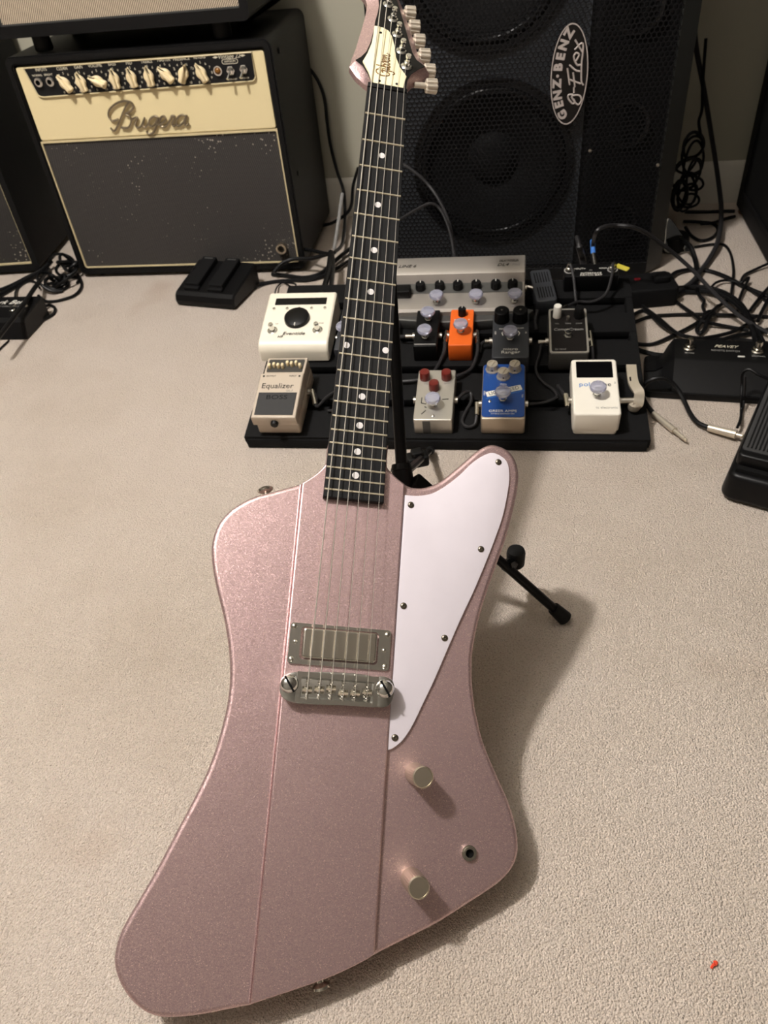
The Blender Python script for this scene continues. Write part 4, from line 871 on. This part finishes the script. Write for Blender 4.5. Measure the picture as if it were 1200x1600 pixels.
text('Mark Bell', .022, M['print_white'], p, ZT @ T(.010, .060, .0003), shear=.4); text('FOOT CONTROLLER', .0070, M['print_grey'], p, ZT @ T(.022, .044, .0003))
for x, y in ((.044, .026), (-.04, .026)): MB(ZT @ T(x, y, 0)).lathe([(.0062, 0), (.0062, .003), (.004, .004), (.004, .010), (.0002, .0104)], 16).build('footswitch', M['chrome'], p)
for x, y in ((.067, .044), (.040, .046)): MB(ZT @ T(x, y, 0)).lathe([(.0035, 0), (.003, .002), (.0002, .003)], 12).build('indicator', M['steel'], p)
p = thing('remote_footswitch', 'long black footswitch with two chrome buttons beside the treadle pedal', 'footswitch', T(.345, 1.098, 0) @ RZ(-6.5))
b = MB(Matrix(((0, 0, 1, 0), (1, 0, 0, 0), (0, 1, 0, 0), (0, 0, 0, 1))))
def wp(k): return [(0 + k, .002), (0 + k, .010), (.045 + k * .3, .046 - k), (.052, .0485 - k), (.108 - k, .0500 - k), (.112 - k, .046 - k), (.114 - k, .002)]
b.loft([[(y, z, x) for y, z in wp(k)[::-1]] for x, k in ((-.120, .030), (-.104, .028), (-.094, .020), (-.086, .008), (-.078, 0), (.078, 0), (.086, .008), (.094, .020), (.104, .028), (.120, .030))])
b.build('housing', M['black'], p, 30)
MB().prism(rrect(.242, .116, .01, 3, 0, .057), 0, .012, .002, 2).build('base', M['black'], p)
for x in (-.055, .050):
    s = MB(T(x, .080, .0490)); s.lathe([(.0105, 0), (.0105, .0015), (.0085, .003), (.0080, .006), (.0055, .0065), (.0055, .015), (.0048, .0175), (.0002, .0178)], 20); s.build('button', M['nickel'], p)
    text('REVERB' if x < 0 else 'CHANNEL', .0045, M['print_grey'], p, T(x, .063, .0497))
text('PEAVEY', .0110, M['print_cream'], p, T(.002, .089, .0498) @ RX(1), shear=.45, sx=.95); text('REMOTE SWITCH', .0070, M['print_grey'], p, T(.001, .0755, .0497) @ RX(1), sx=.80)
MB(T(.024, .060, .0492)).prism(rrect(.011, .0035, .0015, 2), 0, .0006).build('indicator', M['print_white'], p)

# treadle pedal at the right edge
p = thing('treadle_pedal', 'large black wah style treadle pedal cut off by the right edge', 'pedal', T(.2945, .857, 0) @ RZ(-24))
b = MB(); b.prism(rrect(.104, .262, .018, 5, .052, .131), .003, .046, .008, 4, taper=.003); b.build('base', M['satin'], p)
fm2 = MB().lathe([(.009, 0), (.010, .004)], 12).mesh('foot', M['rubber'])
for x in (.018, .086):
    for y in (.02, .24):
        o = bpy.data.objects.new('foot', fm2); C.objects.link(o); o.parent = p; o.location = (x, y, 0)
TM = T(.052, .028, .050) @ RX(5)
t_ = MB(TM); t_.prism(rrect(.088, .245, .008, 4, 0, .115), 0, .020, .004, 3); to = t_.build('treadle', M['satin'], p)
MB(TM).prism(rrect(.082, .228, .005, 3, 0, .118), .0195, .0212, 0).build('rubber_mat', M['pad'], to)
for k in range(15):
    MB(TM).box(-.036 + k * .0050, -.034 + k * .0050, .010, .226, .0210, .0222).build('tread_rib', M['rubber'], to)
MB().box(.012, .092, .012, .024, .044, .052).build('toe_stop', M['hole'], p)

# ---------------------------------------------------------------- cables
def cable(label, pts, r=.0034, m='cable', n=6, name='cable', group='loose cables on the carpet', category='cable'):
    o = MB().tube(cat([tuple(q) for q in pts], n=n), r, 8).build(name, M[m])
    return tag(o, label, category, group)
def plug(parent, a, b, tip=.030, r=.0058, m='nickel'):
    a, b = Vector(a), Vector(b); d = (b - a).normalized()
    o = MB().cyl(a, b, r * .85, r, 16).build('plug_barrel', M[m], parent)
    if tip:
        t_ = MB(); t_.cyl(b, b + d * tip * .78, .0031, n=12); t_.cyl(b + d * tip * .80, b + d * tip * .86, .0031, .0018, 12); t_.cyl(b + d * tip * .86, b + d * tip * .92, .0018, .0031, 12); t_.cyl(b + d * tip * .92, b + d * tip, .0031, .0008, 12)
        t_.build('plug_tip', M[m], o)
    return o
GR = 'loose cables on the carpet'
# guitar lead with two plugs in front of the remote footswitch
a_ = [[0.2326, 1.0539, 0.008], [0.223, 1.0833, 0.01], [0.2196, 1.1039, 0.016], [0.2228, 1.1049, 0.03], [0.2353, 1.1043, 0.04], [0.253, 1.1042, 0.04], [0.2685, 1.0991, 0.03], [0.2798, 1.0824, 0.018], [0.2873, 1.0531, 0.01], [0.2954, 1.0302, 0.008], [0.3088, 1.0154, 0.009]]
o = cable('black cable looping between two metal plugs in front of the long footswitch', a_, .0036)
plug(o, [0.2326, 1.0539, 0.008], [0.2581, 1.008, 0.008], .030, .0052, 'knob_metal'); plug(o, [0.3088, 1.0154, 0.009], [0.3438, 0.9937, 0.012], .012, .0066, 'knob_metal')
o = cable('grey cable arching from a blue sleeved plug over the board to the carpet', [[0.1525, 1.4017, 0.118], [0.152, 1.4067, 0.14], [0.1507, 1.36, 0.1781], [0.1651, 1.37, 0.1827], [0.186, 1.39, 0.1762], [0.2107, 1.3851, 0.175], [0.2408, 1.4063, 0.155], [0.2769, 1.4215, 0.125], [0.3112, 1.4321, 0.095], [0.3422, 1.4223, 0.07], [0.381, 1.3858, 0.04], [0.4188, 1.3332, 0.022], [0.4565, 1.2971, 0.012]], .0036, 'cable_grey')
MB().cyl([0.153, 1.3943, 0.12], [0.1522, 1.4218, 0.136], .0046, n=14).build('blue_sleeve', M['blue_boot'], o)
MB().cyl([0.1551, 1.3661, 0.112], [0.1527, 1.3926, 0.122], .0056, n=14).build('plug_barrel', M['nickel'], o)
cable('dark grey cable end standing up behind the junction box', [[0.1353, 1.3726, 0.112], [0.1307, 1.375, 0.128], [0.1234, 1.36, 0.1525], [0.1193, 1.38, 0.1617]], [.0062] * 13 + [.0040] * 6, 'cable_grey', group='leads on the pedalboard')
cable('long black cable running level to the right edge from the board corner', [[0.2319, 1.3532, 0.004], [0.2658, 1.3769, 0.004], [0.3072, 1.383, 0.004], [0.3585, 1.3818, 0.005], [0.3971, 1.3761, 0.006], [0.4362, 1.3742, 0.005], [0.4745, 1.37, 0.004]])
cable('black cable crossing down from the power strip towards the footswitch buttons', [[0.2291, 1.3668, 0.01], [0.2521, 1.4001, 0.004], [0.2641, 1.3927, 0.005], [0.2828, 1.3352, 0.009], [0.3061, 1.3017, 0.009], [0.3429, 1.2878, 0.006], [0.4032, 1.29, 0.004], [0.4535, 1.2755, 0.004]])
cable('black cable curving up from the board to the knotted bundle', [[0.2259, 1.2769, 0.006], [0.2405, 1.2755, 0.004], [0.2617, 1.2773, 0.004], [0.2958, 1.3022, 0.005], [0.3405, 1.3415, 0.006], [0.3758, 1.3849, 0.007], [0.4108, 1.4236, 0.01]])
cable('thick black cable passing along the back of the long footswitch', [[0.2262, 1.2589, 0.006], [0.2429, 1.2488, 0.004], [0.2708, 1.2375, 0.004], [0.3149, 1.2454, 0.004], [0.356, 1.2696, 0.006], [0.4038, 1.296, 0.007], [0.4416, 1.31, 0.005], [0.464, 1.3228, 0.004]], .0042)
cable('straight black cable slanting from the power strip over the carpet', [[0.2561, 1.4167, 0.006], [0.2795, 1.3559, 0.011], [0.2995, 1.2998, 0.014], [0.3199, 1.2868, 0.012], [0.3476, 1.287, 0.009], [0.3946, 1.3058, 0.008], [0.4272, 1.3329, 0.008], [0.45, 1.3633, 0.008]])
cable('black cable from the power strip running under the grey arching cable', [[0.31, 1.4569, 0.006], [0.3296, 1.4178, 0.004], [0.3444, 1.3704, 0.01], [0.3536, 1.3401, 0.013], [0.3727, 1.3374, 0.009], [0.4002, 1.3321, 0.005], [0.4311, 1.3213, 0.004]])
cable('heavy black cable sweeping from the power strip down past the footswitch', [[0.3119, 1.476, 0.01], [0.3507, 1.4837, 0.008], [0.3794, 1.4783, 0.01], [0.4097, 1.4512, 0.012], [0.4287, 1.4022, 0.014], [0.4344, 1.3477, 0.014], [0.4319, 1.2941, 0.014], [0.431, 1.246, 0.01], [0.4374, 1.2072, 0.008]], .0058)
cable('second black cable beside the heavy one at the right edge', [[0.3118, 1.4704, 0.006], [0.3551, 1.4711, 0.006], [0.3897, 1.4574, 0.012], [0.4152, 1.4207, 0.014], [0.43, 1.3697, 0.014], [0.4382, 1.3322, 0.012], [0.4419, 1.2965, 0.01], [0.444, 1.2556, 0.008], [0.4455, 1.2342, 0.008]], .0044)
cable('black cable arcing from the power strip to the right edge above the bundle', [[0.318, 1.5206, 0.01], [0.3406, 1.5557, 0.008], [0.3773, 1.572, 0.005], [0.4072, 1.5635, 0.004], [0.4323, 1.5337, 0.005], [0.4544, 1.4939, 0.006], [0.4751, 1.4677, 0.005], [0.4947, 1.4502, 0.004]], .0042)
cable('thin black cable dropping in a tall hook over lit carpet', [[0.3951, 1.6829, 0.004], [0.4297, 1.6937, 0.004], [0.4555, 1.6918, 0.004], [0.4617, 1.6491, 0.004], [0.4534, 1.5727, 0.004], [0.4399, 1.5113, 0.006], [0.4216, 1.44, 0.012]], .0028)
cable('thin black cable bending up to the foot of the right cabinet', [[0.5197, 1.5795, 0.01], [0.4927, 1.5631, 0.006], [0.4669, 1.5384, 0.006], [0.4505, 1.4927, 0.012], [0.4678, 1.51, 0.014], [0.4471, 1.4616, 0.01], [0.4326, 1.4214, 0.008], [0.4234, 1.3863, 0.008]], .0028)
cable('black cable rising from the bundle over the right edge', [[0.4462, 1.388, 0.008], [0.4699, 1.4303, 0.008], [0.4881, 1.4611, 0.008], [0.5061, 1.49, 0.008]], .0034)
cable('black cable crossing the heavy cables near the right edge', [[0.4496, 1.3427, 0.01], [0.4609, 1.3686, 0.014], [0.4797, 1.4117, 0.012], [0.4999, 1.4591, 0.01]], .0034)
cable('thin black cable draped across the middle of the cable pile', [[0.3935, 1.479, 0.012], [0.4074, 1.5018, 0.01], [0.4279, 1.5134, 0.008], [0.4465, 1.504, 0.008], [0.4616, 1.4826, 0.006], [0.4774, 1.447, 0.006], [0.4898, 1.4154, 0.006]], .0026)
cable('small knotted black cable loop lying on the bare carpet patch', [[0.3933, 1.4076, 0.008], [0.3755, 1.3754, 0.012], [0.3569, 1.3478, 0.014], [0.347, 1.3352, 0.008], [0.342, 1.3219, 0.005], [0.3456, 1.3102, 0.005], [0.3546, 1.3208, 0.008], [0.3604, 1.3357, 0.014], [0.3686, 1.3533, 0.016], [0.3782, 1.3654, 0.012], [0.3769, 1.3816, 0.01], [0.3649, 1.3733, 0.012], [0.3609, 1.3562, 0.012]], .0038)
cable('thin black cable zigzagging into the small knotted loop', [[0.3734, 1.5168, 0.005], [0.3644, 1.4613, 0.012], [0.3656, 1.4398, 0.012], [0.3706, 1.4252, 0.01], [0.364, 1.3997, 0.01], [0.3645, 1.3708, 0.012]], .0030)
cable('tall grey cable hanging down the wall beside the speaker cabinet', [[0.3406, 1.8, 0.4183], [0.3558, 1.8, 0.3582], [0.3881, 1.82, 0.2776], [0.4278, 1.84, 0.171], [0.4552, 1.84, 0.0895], [0.4655, 1.8, 0.0336], [0.4396, 1.6784, 0.02], [0.4111, 1.6075, 0.01], [0.3843, 1.5519, 0.01], [0.3647, 1.5083, 0.012], [0.338, 1.4788, 0.008], [0.313, 1.4636, 0.008]], .0050, 'cable_grey', group='cables beside the speaker cabinet')
YC = 1.80
def loop(cx, cz, rx, rz, a0, a1, n=10, y=1.80): return [(cx + rx * math.cos(R(a0 + (a1 - a0) * k / n)), y + .006 * math.sin(k), cz + rz * math.sin(R(a0 + (a1 - a0) * k / n))) for k in range(n + 1)]
hc = [[0.3814, 1.8, 0.1749], [0.3874, 1.8, 0.1329], [0.389, 1.8, 0.0924], [0.3884, 1.8, 0.0478]]
cable('coiled black lead hanging against the side of the speaker cabinet', [[0.3709, 1.8, 0.3737], [0.3792, 1.8, 0.2946], [0.3866, 1.8, 0.2468], [0.3846, 1.8, 0.2225]] + loop(hc[0][0], hc[0][2], .020, .026, 60, 800, 26), .0032, group='cables beside the speaker cabinet')
rnd = random.Random(4); tail = []
for k in range(96):
    t_ = k / 95; a = k * .62; cx_ = hc[0][0] + (hc[3][0] - hc[0][0]) * t_ + .008 * math.sin(k * .23); cz_ = hc[0][2] - .012 + (hc[3][2] - hc[0][2] + .020) * t_
    tail.append((cx_ + (.020 + .008 * math.sin(k * .31)) * math.cos(a), 1.80 + .010 * math.sin(k * .7), cz_ + (.026 + .012 * math.sin(k * .19)) * math.sin(a)))
cable('looped tail of the hanging lead above the baseboard', tail, .0027, n=3, group='cables beside the speaker cabinet')
cable('dark lead wound in a tight clump behind the speaker cabinet corner', loop([0.3667, 1.78, 0.0798][0], [0.3667, 1.78, 0.0798][2], .014, .030, 0, 1400, 60, 1.78), .0042, group='cables beside the speaker cabinet')
cable('black cable lying straight along the carpet by the wall', [[0.4048, 1.8792, 0.004], [0.4469, 1.8752, 0.004], [0.4892, 1.875, 0.004], [0.514, 1.8726, 0.004]], .0038)
cable('black cable ring lying in the shade by the speaker cabinet', [[0.3904, 1.8083, 0.01], [0.4289, 1.8113, 0.006], [0.4554, 1.803, 0.004], [0.4585, 1.7669, 0.004], [0.438, 1.7268, 0.004], [0.4135, 1.715, 0.004], [0.3974, 1.7413, 0.005], [0.3907, 1.7805, 0.008]], .0036)
cable('black cable bending from the ring to the right cabinet', [[0.4248, 1.7907, 0.01], [0.453, 1.7955, 0.01], [0.4824, 1.825, 0.006], [0.5082, 1.8427, 0.004]], .0036)
cable('black lead trailing down from the wall plug to the power strip', [[0.3588, 1.6707, 0.03], [0.3728, 1.6273, 0.03], [0.3804, 1.5961, 0.016], [0.3788, 1.5535, 0.008], [0.3712, 1.512, 0.006], [0.3508, 1.4823, 0.006], [0.3132, 1.446, 0.006]], .0050)
# leads on the footswitch
cable('thin black lead running across the long footswitch to the treadle pedal', [[0.3482, 1.0089, 0.014], [0.3571, 1.0306, 0.014], [0.3652, 1.0622, 0.01], [0.3621, 1.0679, 0.03], [0.3625, 1.0809, 0.045], [0.3603, 1.0833, 0.062], [0.3678, 1.0831, 0.07], [0.3799, 1.0749, 0.066], [0.3953, 1.0716, 0.06]], .0022, group='leads of the floor switches')
cable('thin grey lead lying straight beside the treadle pedal', [[0.3577, 1.0301, 0.006], [0.3696, 1.0695, 0.005], [0.3774, 1.0973, 0.008], [0.3653, 1.0719, 0.045], [0.3604, 1.0696, 0.066]], .0016, 'cable_grey', group='leads of the floor switches')
# left corner
GL_ = 'cables at the left amplifiers'
cable('black cable slanting to the left edge along the dusty amplifier', [[-1.1782, 1.5461, 0.005], [-1.1541, 1.5778, 0.005], [-1.1332, 1.6186, 0.006], [-1.1104, 1.64, 0.01], [-1.0966, 1.6578, 0.016]], .0044, group=GL_)
cable('thicker black cable below it slanting to the left edge', [[-1.1606, 1.5145, 0.006], [-1.1438, 1.5653, 0.006], [-1.1232, 1.6104, 0.008], [-1.1028, 1.6414, 0.014], [-1.0943, 1.6703, 0.02]], .0056, group=GL_)
cable('black cable crossing the box footswitch diagonally', [[-0.9802, 1.2265, 0.058], [-0.9867, 1.2823, 0.058], [-0.9935, 1.3386, 0.058], [-1.0037, 1.3964, 0.056], [-1.0366, 1.484, 0.04], [-1.079, 1.5878, 0.016], [-1.0951, 1.6496, 0.01]], .0048, group=GL_)
cable('thin black cable on the carpet under the box footswitch', [[-1.0307, 1.2702, 0.003], [-1.0301, 1.2958, 0.003], [-1.028, 1.3193, 0.003]], .0018, group=GL_)
cable('thin black cable bowing out behind the box footswitch', [[-1.0835, 1.4649, 0.02], [-1.1266, 1.5417, 0.006], [-1.1336, 1.5789, 0.004], [-1.1239, 1.5985, 0.004], [-1.1005, 1.5864, 0.006], [-1.0708, 1.5512, 0.008]], .0026, group=GL_)
cable('black cable loop sagging right of the coiled pile by the combo', [[-1.0224, 1.6401, 0.006], [-0.9912, 1.5984, 0.004], [-0.9715, 1.5579, 0.004], [-0.9701, 1.5197, 0.004], [-0.9901, 1.4988, 0.004], [-1.0111, 1.4904, 0.004], [-1.0289, 1.4903, 0.006], [-1.0518, 1.5081, 0.01]], .0034, group=GL_)
cable('small black cable loop behind the box footswitch', [[-1.0113, 1.4575, 0.01], [-1.0069, 1.472, 0.004], [-0.9899, 1.4583, 0.003], [-0.9816, 1.4345, 0.003], [-0.9855, 1.4182, 0.004], [-0.9908, 1.4061, 0.006]], .0034, group=GL_)
cc = [-1.0314, 1.5713, 0.01]
def coil(cx, cy, z, n, seed, rx=.030, ry=.030):
    rnd = random.Random(seed); out = []
    for k in range(n * 9):
        a = 2 * math.pi * k / 9; s = .75 + .35 * math.sin(k * .37 + seed)
        out.append((cx + rx * s * math.cos(a) + .010 * math.sin(k * .21 + seed), cy + ry * s * math.sin(a) + .010 * math.cos(k * .17), z + .018 * (1 + math.sin(k * .9 + seed)) * k / (n * 9) + .004))
    return out
cable('dense coiled black cable pile between the two left amplifiers', coil(cc[0], cc[1], .0, 6, 1), .0036, group=GL_)
cable('upper turns of the coiled cable pile against the combo', coil(cc[0] + .008, cc[1] + .060, .012, 5, 3, .026, .030), .0036, group=GL_)
cable('cable hanging in the dark gap left of the combo', [[-1.1001, 1.66, 0.0183], [-1.0746, 1.66, 0.04], [-1.0485, 1.66, 0.0393], [-1.0325, 1.66, 0.0293], [-1.0298, 1.6599, 0.01], [-1.0228, 1.6195, 0.006]], .0034, group=GL_)
# between combo and neck
cable('black cord rising from the right end of the silver grilled amplifier', [[-0.5359, 1.8, 0.465], [-0.5209, 1.8, 0.4719], [-0.4972, 1.8, 0.4825], [-0.4707, 1.8, 0.495], [-0.4441, 1.8, 0.5105]], .0050, group='cables at the left amplifiers')
GM_ = 'cables between the combo and the guitar neck'
cable('black bundle of leads dropping behind the white effects pedal', [[-0.3798, 1.5816, 0.06], [-0.3748, 1.5348, 0.055], [-0.366, 1.4688, 0.06], [-0.3549, 1.3855, 0.075], [-0.3439, 1.2969, 0.095]], .0062, group=GM_)
cable('second lead of the bundle behind the white effects pedal', [[-0.3813, 1.5979, 0.05], [-0.3659, 1.5204, 0.05], [-0.3463, 1.4121, 0.07], [-0.328, 1.3062, 0.09]], .0050, group=GM_)
cable('black lead curving in front of the combo socket', [[-0.5193, 1.6458, 0.03], [-0.5055, 1.6461, 0.04], [-0.4771, 1.6429, 0.045], [-0.4343, 1.6182, 0.05], [-0.3944, 1.5874, 0.055], [-0.3772, 1.5749, 0.06]], .0040, group=GM_)
cable('pair of black leads sagging below the combo corner', [[-0.5139, 1.5779, 0.02], [-0.499, 1.5976, 0.03], [-0.4741, 1.608, 0.035], [-0.4316, 1.5974, 0.04], [-0.3997, 1.5893, 0.05], [-0.3789, 1.5828, 0.058]], .0044, group=GM_)
cable('black cable lying along the carpet under the combo edge', [[-0.5446, 1.5531, 0.004], [-0.5106, 1.5639, 0.004], [-0.4749, 1.5684, 0.004], [-0.4381, 1.5665, 0.004], [-0.4047, 1.5826, 0.006], [-0.3807, 1.6125, 0.008], [-0.3579, 1.6509, 0.008]], .0042, group=GM_)
cable('lowest black cable curving past the combo foot', [[-0.526, 1.5989, 0.006], [-0.4868, 1.5892, 0.005], [-0.4481, 1.5797, 0.004], [-0.4128, 1.5884, 0.008], [-0.3975, 1.6255, 0.01], [-0.3767, 1.6772, 0.012], [-0.3584, 1.7216, 0.012]], .0048, group=GM_)
cable('thin black wire hooking down to the white effects pedal', [[-0.4594, 1.3857, 0.05], [-0.4878, 1.4811, 0.02], [-0.498, 1.5373, 0.006], [-0.4906, 1.5545, 0.005], [-0.4731, 1.5412, 0.005], [-0.4531, 1.5169, 0.006]], .0016, group=GM_)
cable('thin black wire running from the two pedal footswitch', [[-0.5487, 1.5305, 0.006], [-0.5341, 1.5515, 0.003], [-0.5031, 1.5625, 0.003], [-0.4647, 1.5543, 0.003], [-0.457, 1.5323, 0.003]], .0018, group=GM_)
cable('black cord hanging on the wall between combo and neck', [[-0.4742, 1.935, 0.356], [-0.4462, 1.935, 0.3246], [-0.4302, 1.93, 0.2825], [-0.4302, 1.93, 0.2277], [-0.4292, 1.93, 0.1778], [-0.419, 1.92, 0.1214], [-0.4038, 1.9, 0.0743], [-0.3997, 1.86, 0.0267], [-0.3835, 1.7227, 0.02], [-0.383, 1.6241, 0.04]], .0040, group=GM_)
cable('pale grey rod leaning behind the cables beside the neck', [[-0.386, 1.8, 0.1066], [-0.3943, 1.76, 0.0582], [-0.4046, 1.72, 0.0064]], .0042, 'print_grey', group=GM_, name='grey_rod', category='rod')
cable('black cable passing behind the neck near the wall', [[-0.361, 1.9, 0.13], [-0.3782, 1.9, 0.0887], [-0.3842, 1.88, 0.0499], [-0.3971, 1.86, 0.0345], [-0.4272, 1.84, 0.0229], [-0.452, 1.84, 0.0175]], .0040, group=GM_)
# in front of the tall cabinet
cable('grey lead rising from the delay pedal against the mesh', [[-0.0958, 1.345, 0.137], [-0.0999, 1.38, 0.1508], [-0.11, 1.42, 0.1767], [-0.1265, 1.46, 0.1977], [-0.1496, 1.49, 0.221], [-0.1737, 1.5, 0.242], [-0.2028, 1.51, 0.2598]], .0030, 'cable_grey', group='leads on the pedalboard')
cable('grey lead looping from the delay pedal to behind the neck', [[-0.0977, 1.355, 0.1326], [-0.1031, 1.38, 0.1629], [-0.1141, 1.4, 0.1907], [-0.1279, 1.42, 0.2069], [-0.144, 1.42, 0.2157], [-0.168, 1.42, 0.2061], [-0.1976, 1.42, 0.1906], [-0.2333, 1.42, 0.1688]], .0026, 'cable_grey', group='leads on the pedalboard')
# patch leads on the board
def bpt(x, s, h): return tuple(BM(x, s, 0, h).translation)
GP = 'leads on the pedalboard'
def patch(label, pts, r=.0026, ends=()):
    o = cable(label, [bpt(*q) for q in pts], r, 'cable_grey', group=GP, name='patch_lead', category='patch lead')
    for a, b in ends: plug(o, bpt(*a), bpt(*b), 0, .0042, 'nickel')
    return o
patch('patch lead leaving the left side of the orange pedal', [(-.1020, .2130, .018), (-.1030, .196, .020), (-.1040, .178, .012), (-.112, .152, .006), (-.124, .128, .005), (-.142, .116, .006), (-.175, .112, .006), (-.21, .112, .006)], .0030, [((-.1018, .222, .018), (-.1030, .192, .019))])
patch('patch lead leaving the right side of the orange pedal', [(-.0490, .2130, .018), (-.0480, .192, .020), (-.0480, .172, .014), (-.056, .144, .006), (-.076, .124, .008), (-.098, .116, .010)], .0030, [((-.0500, .222, .018), (-.0480, .188, .019))])
patch('patch lead looping between the silver and blue pedals', [(-.078, .060, .012), (-.066, .076, .014), (-.056, .082, .010), (-.054, .066, .006), (-.062, .044, .004), (-.066, .024, .004), (-.058, .012, .004), (-.046, .016, .006), (-.0435, .032, .012), (-.041, .048, .016)], .0026, [((-.0437, .030, .012), (-.0437, .052, .016))])
patch('patch lead curving down between charcoal and bordered pedals', [(.068, .195, .016), (.058, .196, .014), (.054, .172, .010), (.048, .140, .006), (.058, .112, .005), (.074, .096, .004), (.080, .078, .004), (.060, .062, .008), (.036, .050, .016)], .0024, [((.066, .195, .016), (.052, .195, .016))])
patch('patch lead plugged into the right side of the bordered pedal', [(.137, .194, .020), (.138, .172, .016), (.139, .146, .008), (.138, .122, .005), (.128, .110, .005)], .0030, [((.136, .212, .022), (.138, .178, .018))])
patch('patch lead plugged into the left side of the white tuner', [(.0945, .053, .020), (.0900, .066, .020), (.0860, .084, .014), (.082, .100, .008)], .0028, [((.0935, .040, .020), (.0920, .066, .020))])
patch('short lead plugged into the left of the charcoal pedal', [(-.0255, .198, .016), (-.034, .198, .016), (-.042, .196, .012), (-.044, .180, .006)], .0026, [((-.026, .198, .016), (-.036, .198, .016))])
patch('patch lead at the right side of the beige equalizer', [(-.312, .078, .018), (-.306, .066, .014), (-.302, .050, .010), (-.288, .080, .006), (-.262, .100, .005), (-.246, .076, .004), (-.250, .052, .004), (-.285, .046, .004)], .0024, [((-.314, .080, .018), (-.305, .052, .012))])
patch('patch lead plugged into the black two topper pedal', [(-.158, .213, .016), (-.172, .213, .016), (-.184, .216, .014), (-.188, .240, .012), (-.188, .262, .012)], .0036, [((-.157, .213, .016), (-.172, .213, .016))])
patch('lead sagging from the junction box to the bordered pedal', [(.180, .366, .044), (.178, .345, .036), (.168, .318, .016), (.145, .306, .010), (.122, .304, .012), (.104, .284, .020), (.094, .272, .026)], .0026, [((.100, .280, .022), (.090, .266, .026))])
patch('lead dropping down the left of the junction box', [(.108, .366, .044), (.113, .345, .034), (.117, .318, .014), (.119, .290, .008), (.119, .262, .020)], .0026)
patch('dark lead beside the delay pedal right end', [(.040, .333, .022), (.050, .320, .018), (.052, .290, .010), (.048, .262, .006), (.050, .236, .006)], .0034, [((.034, .333, .024), (.046, .330, .022))])
# ---------------------------------------------------------------- small things
t = tag(MB(BM(.197, .366, -35, .034)).prism(rrect(.024, .011, .002, 2), 0, .0022, .0006, 1).build('cable_tag', M['yellow']), 'small yellow tag at the rear right corner of the board', 'tag')
p = thing('power_strip', 'black power strip with a dim red lamp behind the board corner', 'power strip', T(.262, 1.455, 0) @ RZ(8))
MB().prism(rrect(.115, .075, .010, 4, 0, .0), 0, .038, .004, 3).build('case', M['matte'], p)
MB(T(-.012, .010, .038)).prism(rrect(.012, .008, .002, 2), -.001, .0014, .0005, 1).build('rocker_switch', M['red_led'], p)
MB(T(.028, .0, .038)).prism(rrect(.030, .030, .004, 3), -.001, .012, .003, 2).build('plug', M['matte'], p)
p = thing('metal_bracket', 'shiny metal corner bracket leaning by the foot of the speaker cabinet', 'bracket', T(.352, 1.66, 0) @ RZ(14))
b = MB(RX(62)); b.prism([tuple(q) for q in cat([(-.020, .006), (.032, .0), (.030, .014), (-.004, .068), (-.016, .070), (-.021, .040)], True, 4)], -.004, .004, .002, 2); b.build('plate', M['chrome'], p)
MB(T(.020, .001, .010) @ RX(62)).lathe([(.006, 0), (.005, .005), (.0002, .006)], 14).build('rivet', M['chrome'], p)
MB(T(.006, .028, 0)).lathe([(.030, 0), (.034, .006), (.030, .030), (.010, .036)], 20).build('rubber_caster', M['rubber'], p)
o = MB(T(*[0.1844, 0.255, 0.0])); o.tube(cat([(-.0025, -.002, .0012), (-.0006, .0004, .003), (.0008, .0006, .0022), (.0022, .0022, .0036), (.0006, .003, .0016)], n=4), .0012, 6)
tag(o.build('lint', M['red_fluff']), 'tiny speck of red fluff on the carpet at lower right', 'lint')
